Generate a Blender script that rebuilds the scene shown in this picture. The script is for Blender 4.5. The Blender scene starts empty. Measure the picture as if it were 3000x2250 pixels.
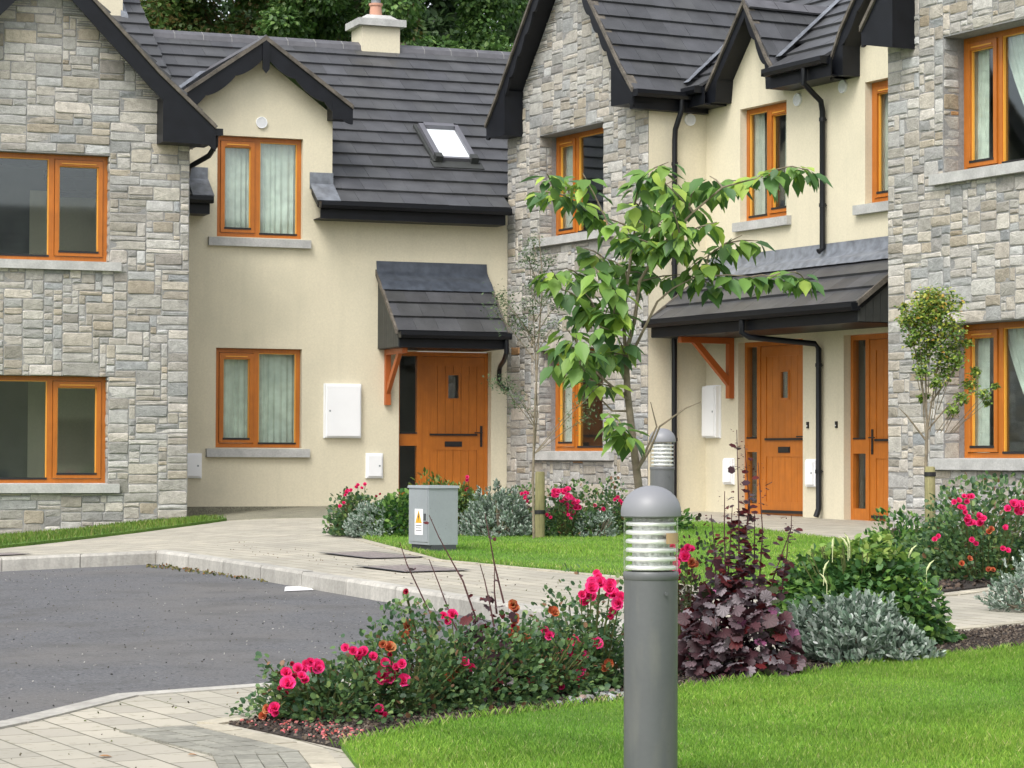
import bpy, bmesh, math, random
import numpy as np
from mathutils import Vector, Matrix
random.seed(7); NR = np.random.default_rng(7)
R_ = math.radians
scene = bpy.context.scene
COL = scene.collection
# ---------------------------------------------------------------- camera
cam_d = bpy.data.cameras.new('camera'); cam = bpy.data.objects.new('camera', cam_d); COL.objects.link(cam)
cam_d.sensor_width = 36; cam_d.lens = 90; cam_d.clip_start = .1; cam_d.clip_end = 600
cam.location = (0, 0, 1.16)
cam.matrix_world = Matrix.Translation((0, 0, 1.16)) @ Matrix.Rotation(R_(90) + math.atan(215/7500), 4, 'X') @ Matrix.Rotation(R_(.2), 4, 'Z')
scene.camera = cam
# ---------------------------------------------------------------- light
w = bpy.data.worlds.new('World'); scene.world = w; w.use_nodes = True
nt = w.node_tree; bg = nt.nodes['Background']
sky = nt.nodes.new('ShaderNodeTexSky'); sky.sky_type = 'NISHITA'; sky.sun_disc = False
sky.sun_elevation = R_(52); sky.sun_rotation = R_(206); sky.air_density = 1.0; sky.dust_density = 4.0; sky.ozone_density = 1.0
hs = nt.nodes.new('ShaderNodeHueSaturation'); hs.inputs['Saturation'].default_value = .28
nt.links.new(sky.outputs[0], hs.inputs['Color']); nt.links.new(hs.outputs[0], bg.inputs[0]); bg.inputs[1].default_value = .15
sd = bpy.data.lights.new('sun', 'SUN'); sun = bpy.data.objects.new('sun', sd); COL.objects.link(sun)
sd.energy = .65; sd.angle = R_(24); sd.color = (1, .96, .9)
az = R_(206); el = R_(52)
sv = Vector((math.sin(az)*math.cos(el), math.cos(az)*math.cos(el), math.sin(el)))
sun.rotation_euler = sv.to_track_quat('Z', 'Y').to_euler(); sun.location = (-10, -10, 30)
vs = scene.view_settings; vs.view_transform = 'Standard'; vs.look = 'None'; vs.exposure = .95; vs.gamma = 1
scene.cycles.max_bounces = 6; scene.cycles.transparent_max_bounces = 12
# ---------------------------------------------------------------- materials
def mat(name, col, rough=.7, metal=0, noise=None, bump=None, attr=False, trans=0, spec=None, extra=None, tint=False):
    """noise=(scale, amount[, detail]) multiplies colour; bump=(scale, strength)"""
    m = bpy.data.materials.new(name); m.use_nodes = True; t = m.node_tree; N = t.nodes; Lk = t.links.new
    p = N['Principled BSDF']; p.inputs['Roughness'].default_value = rough; p.inputs['Metallic'].default_value = metal
    if spec is not None: p.inputs['Specular IOR Level'].default_value = spec
    tc = N.new('ShaderNodeTexCoord')
    if attr:
        a = N.new('ShaderNodeAttribute'); a.attribute_name = 'col'; src = a.outputs['Color']
    else:
        r = N.new('ShaderNodeRGB'); r.outputs[0].default_value = (*col, 1); src = r.outputs[0]
    if tint:
        a = N.new('ShaderNodeAttribute'); a.attribute_name = 'col'; v = N.new('ShaderNodeVectorMath'); v.operation = 'MULTIPLY'
        Lk(src, v.inputs[0]); Lk(a.outputs['Vector'], v.inputs[1]); src = v.outputs[0]
    for nz in (noise or []):
        n = N.new('ShaderNodeTexNoise'); n.inputs['Scale'].default_value = nz[0]; n.inputs['Detail'].default_value = nz[2] if len(nz) > 2 else 4
        if len(nz) > 3:
            mp = N.new('ShaderNodeMapping'); mp.inputs['Scale'].default_value = nz[3]; Lk(tc.outputs['Object'], mp.inputs[0]); Lk(mp.outputs[0], n.inputs['Vector'])
        else: Lk(tc.outputs['Object'], n.inputs['Vector'])
        mr = N.new('ShaderNodeMapRange'); mr.inputs[1].default_value = .3; mr.inputs[2].default_value = .7
        mr.inputs[3].default_value = 1 - nz[1]; mr.inputs[4].default_value = 1 + nz[1]; Lk(n.outputs['Fac'], mr.inputs[0])
        v = N.new('ShaderNodeVectorMath'); v.operation = 'SCALE'; Lk(src, v.inputs[0]); Lk(mr.outputs[0], v.inputs['Scale']); src = v.outputs[0]
    if extra: src = extra(N, Lk, tc, src, p)
    Lk(src, p.inputs['Base Color'])
    if bump:
        n = N.new('ShaderNodeTexNoise'); n.inputs['Scale'].default_value = bump[0]; n.inputs['Detail'].default_value = 5; Lk(tc.outputs['Object'], n.inputs['Vector'])
        b = N.new('ShaderNodeBump'); b.inputs['Strength'].default_value = bump[1]; b.inputs['Distance'].default_value = .01
        Lk(n.outputs['Fac'], b.inputs['Height']); Lk(b.outputs[0], p.inputs['Normal'])
    if trans:
        tr = N.new('ShaderNodeBsdfTranslucent'); Lk(src, tr.inputs[0]); mx = N.new('ShaderNodeMixShader'); mx.inputs[0].default_value = trans
        Lk(p.outputs[0], mx.inputs[1]); Lk(tr.outputs[0], mx.inputs[2]); Lk(mx.outputs[0], N['Material Output'].inputs[0])
    return m
def mixnode(N, Lk, a, b, f):
    m = N.new('ShaderNodeMix'); m.data_type = 'RGBA'; Lk(f, m.inputs[0])
    for s, i in ((a, 6), (b, 7)):
        if isinstance(s, tuple): m.inputs[i].default_value = (*s, 1)
        else: Lk(s, m.inputs[i])
    return m.outputs[2]
def noise_mask(N, Lk, vec, scale, lo, hi, detail=4):
    n = N.new('ShaderNodeTexNoise'); n.inputs['Scale'].default_value = scale; n.inputs['Detail'].default_value = detail; Lk(vec, n.inputs['Vector'])
    r = N.new('ShaderNodeMapRange'); r.inputs[1].default_value = lo; r.inputs[2].default_value = hi; Lk(n.outputs['Fac'], r.inputs[0]); return r.outputs[0]
def mul(N, Lk, a, b):
    m = N.new('ShaderNodeMath'); m.operation = 'MULTIPLY'; Lk(a, m.inputs[0])
    if isinstance(b, (int, float)): m.inputs[1].default_value = b
    else: Lk(b, m.inputs[1])
    return m.outputs[0]
def render_stain(N, Lk, tc, src, p):
    # rain streaks and faint algae blotches that belong to the render coat
    mp = N.new('ShaderNodeMapping'); mp.inputs['Scale'].default_value = (5, 5, .5); Lk(tc.outputs['Object'], mp.inputs[0])
    a = noise_mask(N, Lk, mp.outputs[0], 1.3, .5, .8)
    src = mixnode(N, Lk, src, (.46, .43, .32), mul(N, Lk, a, .2))
    g = noise_mask(N, Lk, tc.outputs['Object'], 1.1, .52, .75)
    return mixnode(N, Lk, src, (.47, .45, .34), mul(N, Lk, g, .35))
def grime(N, Lk, tc, src, p):
    mp = N.new('ShaderNodeMapping'); mp.inputs['Scale'].default_value = (14, 14, 2.2); Lk(tc.outputs['Object'], mp.inputs[0])
    a = noise_mask(N, Lk, mp.outputs[0], 1.6, .5, .74)
    c = mixnode(N, Lk, src, (.23, .225, .18), mul(N, Lk, a, .22))
    return mixnode(N, Lk, c, (.10, .10, .08), mul(N, Lk, noise_mask(N, Lk, tc.outputs['Object'], 55, .66, .72), .35))
def wood(N, Lk, tc, src, p):
    mp = N.new('ShaderNodeMapping'); mp.inputs['Scale'].default_value = (22, 22, 1.4); Lk(tc.outputs['Object'], mp.inputs[0])
    a = noise_mask(N, Lk, mp.outputs[0], 2.5, .35, .7)
    return mixnode(N, Lk, src, (.36, .105, .012), mul(N, Lk, a, .55))
def pave(N, Lk, tc, src, p):
    mp = N.new('ShaderNodeMapping'); mp.inputs['Rotation'].default_value = (0, 0, R_(62.2)); Lk(tc.outputs['Object'], mp.inputs[0])
    def brick(bw, rh, ms):
        b = N.new('ShaderNodeTexBrick'); b.inputs['Scale'].default_value = 1; b.inputs['Brick Width'].default_value = bw; b.inputs['Row Height'].default_value = rh
        b.inputs['Mortar Size'].default_value = ms; b.inputs['Mortar Smooth'].default_value = .3; b.inputs['Bias'].default_value = 0
        b.inputs['Color1'].default_value = (.46, .425, .345, 1); b.inputs['Color2'].default_value = (.35, .325, .27, 1); b.inputs['Mortar'].default_value = (.12, .115, .08, 1)
        Lk(mp.outputs[0], b.inputs['Vector']); return b
    b = brick(.25, .16, .005)
    c = mixnode(N, Lk, b.outputs['Color'], (.115, .12, .045), mul(N, Lk, b.outputs['Fac'], noise_mask(N, Lk, tc.outputs['Object'], 3.2, .52, .62)))
    c = mixnode(N, Lk, c, (.27, .26, .215), mul(N, Lk, noise_mask(N, Lk, tc.outputs['Object'], .9, .4, .7), .5))
    c = mixnode(N, Lk, c, (.16, .15, .08), mul(N, Lk, noise_mask(N, Lk, tc.outputs['Object'], 26, .6, .72), .5))
    bm_ = N.new('ShaderNodeBump'); bm_.inputs['Strength'].default_value = .5; bm_.inputs['Distance'].default_value = -.008
    Lk(b.outputs['Fac'], bm_.inputs['Height']); Lk(bm_.outputs[0], p.inputs['Normal'])
    return c
def asphalt(N, Lk, tc, src, p):
    c = mixnode(N, Lk, src, (.20, .21, .225), mul(N, Lk, noise_mask(N, Lk, tc.outputs['Object'], 62, .52, .72, 2), .9))
    c = mixnode(N, Lk, c, (.035, .037, .042), mul(N, Lk, noise_mask(N, Lk, tc.outputs['Object'], 34, .56, .68, 3), .8))
    c = mixnode(N, Lk, c, (.16, .15, .135), mul(N, Lk, noise_mask(N, Lk, tc.outputs['Object'], .7, .42, .7), .55))
    c = mixnode(N, Lk, c, (.075, .073, .07), mul(N, Lk, noise_mask(N, Lk, tc.outputs['Object'], 2.3, .5, .68, 8), .5))
    v = N.new('ShaderNodeTexVoronoi'); v.inputs['Scale'].default_value = 4.5; Lk(tc.outputs['Object'], v.inputs['Vector'])
    r = N.new('ShaderNodeMapRange'); r.inputs[1].default_value = .05; r.inputs[2].default_value = .075; r.inputs[3].default_value = 1; r.inputs[4].default_value = 0; Lk(v.outputs['Distance'], r.inputs[0])
    return mixnode(N, Lk, c, (.03, .028, .022), mul(N, Lk, r.outputs[0], .8))
def glassmat(name, tint, gl):
    m = bpy.data.materials.new(name); m.use_nodes = True; t = m.node_tree; N = t.nodes; Lk = t.links.new
    N.remove(N['Principled BSDF']); tr = N.new('ShaderNodeBsdfTransparent'); tr.inputs[0].default_value = (*tint, 1)
    g = N.new('ShaderNodeBsdfGlossy'); g.inputs['Roughness'].default_value = .03; g.inputs[0].default_value = (.9, .95, 1, 1)
    lw = N.new('ShaderNodeLayerWeight'); lw.inputs[0].default_value = .5
    pw = N.new('ShaderNodeMath'); pw.operation = 'POWER'; pw.inputs[1].default_value = 4; Lk(lw.outputs['Facing'], pw.inputs[0])
    ml = N.new('ShaderNodeMath'); ml.operation = 'MULTIPLY_ADD'; ml.inputs[1].default_value = .8; ml.inputs[2].default_value = gl; ml.use_clamp = True; Lk(pw.outputs[0], ml.inputs[0])
    mx = N.new('ShaderNodeMixShader'); Lk(ml.outputs[0], mx.inputs[0]); Lk(tr.outputs[0], mx.inputs[1]); Lk(g.outputs[0], mx.inputs[2]); Lk(mx.outputs[0], N['Material Output'].inputs[0])
    return m
def soilx(N, Lk, tc, src, p):
    c = mixnode(N, Lk, src, (.012, .009, .007), noise_mask(N, Lk, tc.outputs['Object'], 45, .45, .6))
    return mixnode(N, Lk, c, (.10, .075, .055), mul(N, Lk, noise_mask(N, Lk, tc.outputs['Object'], 70, .62, .7), .8))
def grassx(N, Lk, tc, src, p):
    c = mixnode(N, Lk, src, (.12, .24, .025), noise_mask(N, Lk, tc.outputs['Object'], 2.2, .4, .7))
    return mixnode(N, Lk, c, (.02, .05, .006), mul(N, Lk, noise_mask(N, Lk, tc.outputs['Object'], 60, .5, .6), .6))
M = dict(
 render=mat('cream_render', (.66, .605, .455), .85, noise=[(40, .05), (.45, .05)], bump=(160, .25), extra=render_stain),
 stone=mat('rubble_stone', None, .85, attr=True, noise=[(14, .16, 5), (70, .12)], bump=(45, .9)),
 mortar=mat('mortar', (.25, .25, .245), .95, noise=[(30, .15)], bump=(80, .6)),
 tile=mat('slate_tile', None, .42, attr=True, noise=[(3.5, .22), (40, .08)], bump=(60, .15)),
 ridge=mat('ridge_tile', (.095, .095, .105), .5, noise=[(6, .2)], bump=(60, .15)),
 verge=mat('mossy_verge', (.105, .092, .075), .8, noise=[(7, .4), (40, .2)], bump=(40, .4)),
 fascia=mat('black_fascia', (.006, .007, .010), .45, spec=.3, noise=[(5, .3)], bump=(30, .04)),
 pvc=mat('black_pipe', (.006, .007, .010), .38, spec=.35),
 timber=mat('orange_timber', (.46, .145, .018), .34, noise=[(1.6, .14), (9, .08)], extra=wood, bump=(50, .05)),
 bead=mat('glazing_bead', (.75, .36, .05), .4),
 bracket=mat('bracket_timber', (.42, .10, .02), .5, extra=wood),
 rubber=mat('black_rubber', (.012, .011, .012), .5),
 glass=glassmat('window_glass', (.93, .96, .94), .075),
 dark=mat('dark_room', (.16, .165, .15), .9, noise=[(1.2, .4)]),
 curtain=mat('net_curtain', (.62, .67, .61), .9, noise=[(9, .12), (3, .15)]),
 drape=mat('beige_drape', (.58, .58, .52), .9, noise=[(4, .15)]),
 sill=mat('concrete_sill', (.43, .43, .415), .85, noise=[(5, .15), (45, .1)], bump=(60, .3)),
 leadd=mat('dark_lead', (.05, .06, .078), .38, noise=[(9, .3)], bump=(20, .3)),
 lead=mat('lead_flashing', (.16, .175, .20), .42, noise=[(9, .35)], bump=(20, .3)),
 white=mat('white_plastic', (.84, .85, .86), .4, noise=[(3, .03)]),
 board=mat('dark_boarding', (.035, .038, .036), .6, noise=[(8, .2)]),
 alu=mat('roof_window_metal', (.16, .16, .18), .4, metal=.3),
 skyglass=mat('skylight_glass', (.75, .8, .82), .06, spec=1.0),
 grey=mat('bollard_paint', (.108, .114, .117), .38, extra=grime, noise=[(4, .06), (60, .03)], bump=(90, .02)),
 dome=mat('bollard_cap', (.21, .215, .23), .42, noise=[(5, .05)]),
 silver=mat('polished_louvre', (.92, .93, .94), .38, metal=.55),
 core=mat('ribbed_reflector', (.66, .67, .68), .5, metal=.3, noise=[(60, .35)], bump=(70, 1.0)),
 lens=glassmat('clear_lens', (.97, .97, .94), .04),
 tape=mat('tan_tape', (.48, .33, .18), .6),
 cab=mat('cabinet_grey', (.265, .295, .31), .5, extra=grime, noise=[(3, .06), (40, .03)]),
 plinth=mat('cabinet_plinth', (.05, .055, .06), .7),
 yellow=mat('warning_yellow', (.75, .38, .02), .5),
 ink=mat('label_ink', (.05, .05, .055), .6),
 pave=mat('block_paving', (.4, .37, .3), .85, extra=pave),
 edging=mat('beige_edging', (.42, .385, .30), .85, tint=True, noise=[(4, .12), (35, .12)], bump=(60, .3)),
 greyblk=mat('grey_setts', (.25, .245, .205), .85, tint=True, noise=[(4, .2), (35, .15)], bump=(60, .3)),
 kerb=mat('concrete_kerb', (.40, .385, .345), .85, tint=True, noise=[(3, .14), (45, .12), (2.5, .12, 4, (6, 6, .6))], bump=(70, .3)),
 asphalt=mat('asphalt', (.112, .113, .118), .85, extra=asphalt, bump=(140, .9)),
 iron=mat('cover_iron', (.22, .19, .18), .7, noise=[(30, .3)], bump=(90, .8)),
 soil=mat('bark_soil', (.035, .026, .02), .95, extra=soilx, bump=(60, 1.0)),
 gravel=mat('mossy_gravel', (.21, .20, .145), .95, noise=[(60, .4), (4, .2)], bump=(120, 1.0)),
 grass=mat('lawn_soil', (.09, .19, .02), .9, extra=grassx, bump=(80, .8)),
 leaf=mat('leaves', None, .5, attr=True, trans=.35),
 blade=mat('grass_blades', None, .55, attr=True, trans=.35),
 matte=mat('matte_leaves', None, .8, attr=True, trans=.15),
 petal=mat('petals', None, .6, attr=True, trans=.3),
 bark=mat('bark', (.20, .165, .115), .85, noise=[(20, .3)], bump=(60, .5)),
 twig=mat('red_stem', (.075, .028, .028), .7),
 gstem=mat('green_stem', (.10, .12, .035), .7),
 post=mat('stake_timber', (.235, .215, .10), .85, noise=[(5, .2), (14, .2, 4, (8, 8, .5))], bump=(50, .4)),
 paper=mat('white_paper', (.8, .8, .8), .8),
 orange=mat('terracotta', (.50, .27, .19), .8),
)
# ---------------------------------------------------------------- frames and mesh helpers
class Fr:
    def __init__(s, o, a):
        a = R_(a); s.o = Vector((o[0], o[1], 0)); s.u = Vector((math.cos(a), math.sin(a), 0)); s.n = Vector((math.sin(a), -math.cos(a), 0))
    def P(s, u, w, z): return s.o + s.u*u + s.n*w + Vector((0, 0, z))
FM = Fr((-3.49, 35.4), 21); FL = Fr((-5.85, 32.75), 21); FB = Fr((-.07, 36.7), -62.2)
FS = Fr(FB.P(3.93, 0, 0), 27.8); FE = Fr(FB.P(3.93, -.887, 0), -62.2); FR = Fr((4.79, 27.0), -62.2)
FW = Fr((0, 0), 0)
class MB:
    def __init__(s): s.v = []; s.f = []; s.c = []; s.m = []; s.col = None; s.mi = 0
    def add(s, vs_, fs, col=None):
        o = len(s.v); s.v += [tuple(v) for v in vs_]
        for f in fs: s.f.append([i+o for i in f]); s.c.append(col or s.col or (1, 1, 1)); s.m.append(s.mi)
    def box(s, fr, u0, u1, w0, w1, z0, z1, col=None):
        p = [fr.P(u, w_, z) for z in (z0, z1) for w_ in (w0, w1) for u in (u0, u1)]
        s.add(p, [(0, 1, 3, 2), (4, 6, 7, 5), (2, 3, 7, 6), (1, 0, 4, 5), (0, 2, 6, 4), (3, 1, 5, 7)], col)
    def prism(s, a, b, col=None):
        n = len(a); s.add(list(a)+list(b), [tuple(range(n))[::-1], tuple(range(n, 2*n))] + [(i, (i+1) % n, n+(i+1) % n, n+i) for i in range(n)], col)
    def uz(s, fr, poly, w0, w1, col=None):
        s.prism([fr.P(u, w0, z) for u, z in poly], [fr.P(u, w1, z) for u, z in poly], col)
    def wz(s, fr, poly, u0, u1, col=None):
        s.prism([fr.P(u0, w_, z) for w_, z in poly], [fr.P(u1, w_, z) for w_, z in poly], col)
    def tube(s, pts, rad, n=8, col=None, square=False):
        pts = [Vector(p) for p in pts]; rs = rad if isinstance(rad, (list, tuple)) else [rad]*len(pts)
        rings = []; pu = None
        for i, p in enumerate(pts):
            d = (pts[min(i+1, len(pts)-1)]-pts[max(i-1, 0)])
            d = d.normalized() if d.length > 1e-9 else Vector((0, 0, 1))
            if pu is None: pu = Vector((0, 0, 1)).cross(d); pu = pu.normalized() if pu.length > .05 else Vector((1, 0, 0))
            pu = (pu - d*pu.dot(d)).normalized(); pv = d.cross(pu)
            rings.append([p+(pu*math.cos(2*math.pi*k/n+.785*square)+pv*math.sin(2*math.pi*k/n+.785*square))*rs[i] for k in range(n)])
        vs_ = [v for r in rings for v in r]; fs = []
        for i in range(len(pts)-1):
            for k in range(n): fs.append((i*n+k, i*n+(k+1) % n, (i+1)*n+(k+1) % n, (i+1)*n+k))
        fs.append(tuple(range(n))[::-1]); fs.append(tuple(range((len(pts)-1)*n, len(pts)*n)))
        s.add(vs_, fs, col)
    def lathe(s, c, prof, n=32, cap=True):
        vs_ = [Vector(c)+Vector((r*math.cos(2*math.pi*k/n), r*math.sin(2*math.pi*k/n), z)) for r, z in prof for k in range(n)]
        fs = [(i*n+k, i*n+(k+1) % n, (i+1)*n+(k+1) % n, (i+1)*n+k) for i in range(len(prof)-1) for k in range(n)]
        if cap: fs.append(tuple(range((len(prof)-1)*n, len(prof)*n)))
        s.add(vs_, fs)
    def build(s, name, mats, parent=None, loc=None, smooth=False):
        mats = mats if isinstance(mats, (list, tuple)) else [mats]
        org = Vector(parent['_org']) if parent else Vector(loc or (0, 0, 0))
        me = bpy.data.meshes.new(name)
        me.from_pydata([tuple(Vector(v)-org) for v in s.v], [], s.f)
        for m in mats: me.materials.append(M[m])
        if len(mats) > 1: me.polygons.foreach_set('material_index', s.m)
        ca = me.color_attributes.new('col', 'FLOAT_COLOR', 'CORNER')
        arr = np.repeat(np.array([(*c, 1) for c in s.c], dtype=np.float32), [len(f) for f in s.f], axis=0)
        ca.data.foreach_set('color', arr.ravel())
        bm = bmesh.new(); bm.from_mesh(me); bmesh.ops.recalc_face_normals(bm, faces=bm.faces); bm.to_mesh(me); bm.free()
        if smooth:
            me.polygons.foreach_set('use_smooth', [True]*len(me.polygons)); me.set_sharp_from_angle(angle=R_(40))
        o = bpy.data.objects.new(name, me); COL.objects.link(o)
        if parent: o.parent = parent
        else: o.location = org
        o['_org'] = tuple(org)
        return o
def tag(o, label=None, cat=None, group=None, kind=None):
    for k, v in (('label', label), ('category', cat), ('group', group), ('kind', kind)):
        if v: o[k] = v
    return o
def thing(name, loc, label, cat, group=None):
    o = bpy.data.objects.new(name, None); COL.objects.link(o); o.location = loc; o['_org'] = tuple(loc); o.empty_display_size = .2
    return tag(o, label, cat, group)
def np_mesh(name, V, F, C, mt, parent=None, loc=None):
    """V (n,3) world, F (m,k) ints, C (m,3)"""
    org = np.array(parent['_org'] if parent else (loc or (0, 0, 0)), dtype=np.float64)
    me = bpy.data.meshes.new(name); n, m, k = len(V), len(F), F.shape[1]
    me.vertices.add(n); me.vertices.foreach_set('co', (V-org).astype(np.float32).ravel())
    me.loops.add(m*k); me.loops.foreach_set('vertex_index', F.astype(np.int32).ravel())
    me.polygons.add(m); me.polygons.foreach_set('loop_start', np.arange(0, m*k, k, dtype=np.int32))
    me.update(calc_edges=True)
    ca = me.color_attributes.new('col', 'FLOAT_COLOR', 'CORNER')
    ca.data.foreach_set('color', np.repeat(np.c_[C, np.ones(m)], k, axis=0).astype(np.float32).ravel())
    me.materials.append(M[mt]); o = bpy.data.objects.new(name, me); COL.objects.link(o)
    if parent: o.parent = parent
    else: o.location = org
    o['_org'] = tuple(org); return o
def nrm(a): return a/np.maximum(np.linalg.norm(a, axis=1, keepdims=True), 1e-9)
LEAF = (np.array([(0, 0, 0), (.33, .27, .05), (.68, .22, .02), (1, 0, -.12), (.68, -.22, .02), (.33, -.27, .05)]), np.array([(0, 1, 2, 3), (0, 3, 4, 5)]))
ROUND = (np.array([(0, 0, 0), (.25, .42, .06), (.75, .40, .04), (1, 0, -.08), (.75, -.40, .04), (.25, -.42, .06)]), np.array([(0, 1, 2, 3), (0, 3, 4, 5)]))
NARROW = (np.array([(0, 0, 0), (.4, .12, .03), (.8, .11, .03), (1, 0, 0), (.8, -.11, .03), (.4, -.12, .03)]), np.array([(0, 1, 2, 3), (0, 3, 4, 5)]))
_a = [(math.cos(t)*(r), math.sin(t)*r) for t, r in [(math.pi*2*i/20+math.pi, [.20, .44, .50, .43, .52, .50, .45, .53, .55, .48, .58, .48, .55, .53, .45, .50, .52, .43, .50, .44][i]) for i in range(20)]]
LOBED = (np.array([(.45, 0, .03)]+[(.5+x, y, -.10*(x*x+y*y)*2+.04*((i % 2)*2-1)) for i, (x, y) in enumerate(_a)]), np.array([(0, i+1, (i+1) % 20+1) for i in range(20)]))
CUP = (np.array([(0, 0, 0), (.45, .42, .10), (.95, .38, .42), (1.05, 0, .50), (.95, -.38, .42), (.45, -.42, .10)]), np.array([(0, 1, 2, 3), (0, 3, 4, 5)]))
def leaves(P, D, U, L, T, Wd=1.0):
    """P base, D direction, U up-ish, L length arrays -> V,F (per leaf template)"""
    D = nrm(D); S = nrm(np.cross(U, D)); Nn = np.cross(D, S); tv, tf = T; n = len(P); k = len(tv)
    L = L[:, None]
    V = (P[:, None, :] + (D*L)[:, None, :]*tv[None, :, 0:1] + (S*L*Wd)[:, None, :]*tv[None, :, 1:2] + (Nn*L)[:, None, :]*tv[None, :, 2:3]).reshape(-1, 3)
    F = (tf[None]+(np.arange(n)*k)[:, None, None]).reshape(-1, tf.shape[1]); return V, F
def palette(n, cols, wts, k, jit=.18):
    c = np.array(cols)[NR.choice(len(cols), n, p=np.array(wts)/sum(wts))]*(1+NR.uniform(-jit, jit, (n, 1))); return np.repeat(c, k, axis=0)
def G(x, y):
    k = .03+.07*min(1, max(0, (y-22)/10)); q = max(-20, min(12, -(x+3)))
    sp = math.log1p(math.exp(q*2))/2
    return .0137*min(y, 60)-k*sp
def drape(name, poly, h, mt, step=.5, skirt=.05, kind='structure', label=None):
    bm = bmesh.new(); bm.faces.new([bm.verts.new((x, y, 0)) for x, y in poly])
    xs = [p[0] for p in poly]; ys = [p[1] for p in poly]
    for ax, (a, b) in ((0, (min(xs), max(xs))), (1, (min(ys), max(ys)))):
        c = a+step
        while c < b-.001:
            co = [0, 0, 0]; no = [0, 0, 0]; co[ax] = c; no[ax] = 1
            bmesh.ops.bisect_plane(bm, geom=bm.verts[:]+bm.edges[:]+bm.faces[:], plane_co=co, plane_no=no); c += step
    be = [e for e in bm.edges if e.is_boundary]
    for v in bm.verts: v.co.z = G(v.co.x, v.co.y)+h
    if skirt:
        r = bmesh.ops.extrude_edge_only(bm, edges=be)
        for g in r['geom']:
            if isinstance(g, bmesh.types.BMVert): g.co.z -= skirt
    bmesh.ops.triangulate(bm, faces=bm.faces[:]); bmesh.ops.recalc_face_normals(bm, faces=bm.faces)
    me = bpy.data.meshes.new(name); bm.to_mesh(me); bm.free(); me.materials.append(M[mt])
    o = bpy.data.objects.new(name, me); COL.objects.link(o); o['kind'] = kind
    if label: o['label'] = label
    return o
def inpoly(x, y, poly):
    c = np.zeros(np.shape(x), bool); n = len(poly)
    for i in range(n):
        x0, y0 = poly[i]; x1, y1 = poly[i-1]
        if y0 == y1: continue
        c ^= ((y0 > y) != (y1 > y)) & (x < (x1-x0)*(y-y0)/(y1-y0)+x0)
    return c
# ---------------------------------------------------------------- ground
KERB = [(-9.5, 20.1), (-4.47, 22.5), (-3.21, 23.15), (.38, 15.41), (.92, 14.2), (1.02, 13.5), (.8, 12.8), (.25, 12.2), (-.45, 11.72), (-1.04, 11.4), (-1.68, 10.9), (-1.97, 9.89), (-2.45, 8.6), (-3.1, 7), (-4.4, 5)]
def offset_path(path, d):
    out = []
    for i, p in enumerate(path):
        a = Vector(path[max(i-1, 0)]); b = Vector(path[min(i+1, len(path)-1)]); p = Vector(p)
        t1 = (p-a).normalized() if i else (b-p).normalized(); t2 = (b-p).normalized() if i < len(path)-1 else t1
        n1 = Vector((t1.y, -t1.x)); n2 = Vector((t2.y, -t2.x)); m = (n1+n2).normalized(); out.append(p+m*(d/max(.4, m.dot(n1))))
    return out
KERB_IN = [tuple(q) for q in offset_path(KERB, -.11)]
if KERB_IN[3][0] < KERB[3][0]: KERB_IN = [tuple(q) for q in offset_path(KERB, .11)]
road_poly = KERB + [(-12, 4), (-14, 12), (-12, 19)]
drape('road', road_poly, -.115, 'asphalt', .5, 0)
pav = KERB_IN + [(-5, 3.5), (-5, 0.5), (9, .5), (16, 12), (16, 44), (-16, 44), (-16, 19.2)]
drape('pavement', pav, 0, 'pave', .5, .25)
def base_ground():
    bm = bmesh.new(); N = 60; xs = [-150+300*i/N for i in range(N+1)]; ys = [-60+260*i/N for i in range(N+1)]
    vv = [[bm.verts.new((x, y, G(x, y)-.35)) for y in ys] for x in xs]
    for i in range(N):
        for j in range(N): bm.faces.new((vv[i][j], vv[i+1][j], vv[i+1][j+1], vv[i][j+1]))
    me = bpy.data.meshes.new('ground'); bm.to_mesh(me); bm.free(); me.materials.append(M['grass'])
    o = bpy.data.objects.new('ground', me); COL.objects.link(o); o['kind'] = 'structure'
base_ground()
def kerbs():
    mb = MB(); inner = offset_path(KERB, 0); outer = offset_path(KERB, -.125)
    if Vector(outer[3]).x < KERB[3][0]: outer = offset_path(KERB, .125)
    for i in range(len(KERB)-1):
        a, b, c, d = inner[i], inner[i+1], outer[i+1], outer[i]; L = (Vector(b)-Vector(a)).length; n = max(1, round(L/.915))
        for k in range(n):
            g = .004/L; t0 = k/n+g; t1 = (k+1)/n-g; j = random.uniform(-.003, .003); sh = random.uniform(.88, 1.08)
            q = lambda A, B, t, h: (lambda p: (p.x, p.y, G(p.x, p.y)+h))(Vector(A).lerp(Vector(B), t))
            def ring(t):
                ip, op = Vector(a).lerp(Vector(b), t), Vector(d).lerp(Vector(c), t); e = ip.lerp(op, .14)
                f = lambda p, h: (p.x, p.y, G(p.x, p.y)+h)
                return [f(ip, -.2), f(ip.lerp(op, .02), -.015+j), f(e, .006+j), f(op, .006+j), f(op, -.2)]
            mb.prism(ring(t0), ring(t1), (sh, sh, sh))
    o = mb.build('kerb', 'kerb'); o['kind'] = 'structure'
kerbs()
LAWN1 = [(-.6, 9.1), (-.2, 9.85), (.47, 10.6), (.79, 11.12), (1.76, 12.25), (2.63, 13.15), (4.5, 14.8), (8, 15), (8, 4), (.25, 4), (.05, 6), (-.2, 7.5), (-.5, 8.5)]
BED1 = [(-1.08, 9.83), (-.62, 10.5), (.0, 11.15), (.6, 11.85), (1.25, 12.85), (2.24, 13.99), (3.0, 14.8), (4.6, 16.1), (4.5, 14.8), (2.63, 13.15), (1.76, 12.25), (.79, 11.12), (.47, 10.6), (-.2, 9.85), (-.6, 9.1)]
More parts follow.
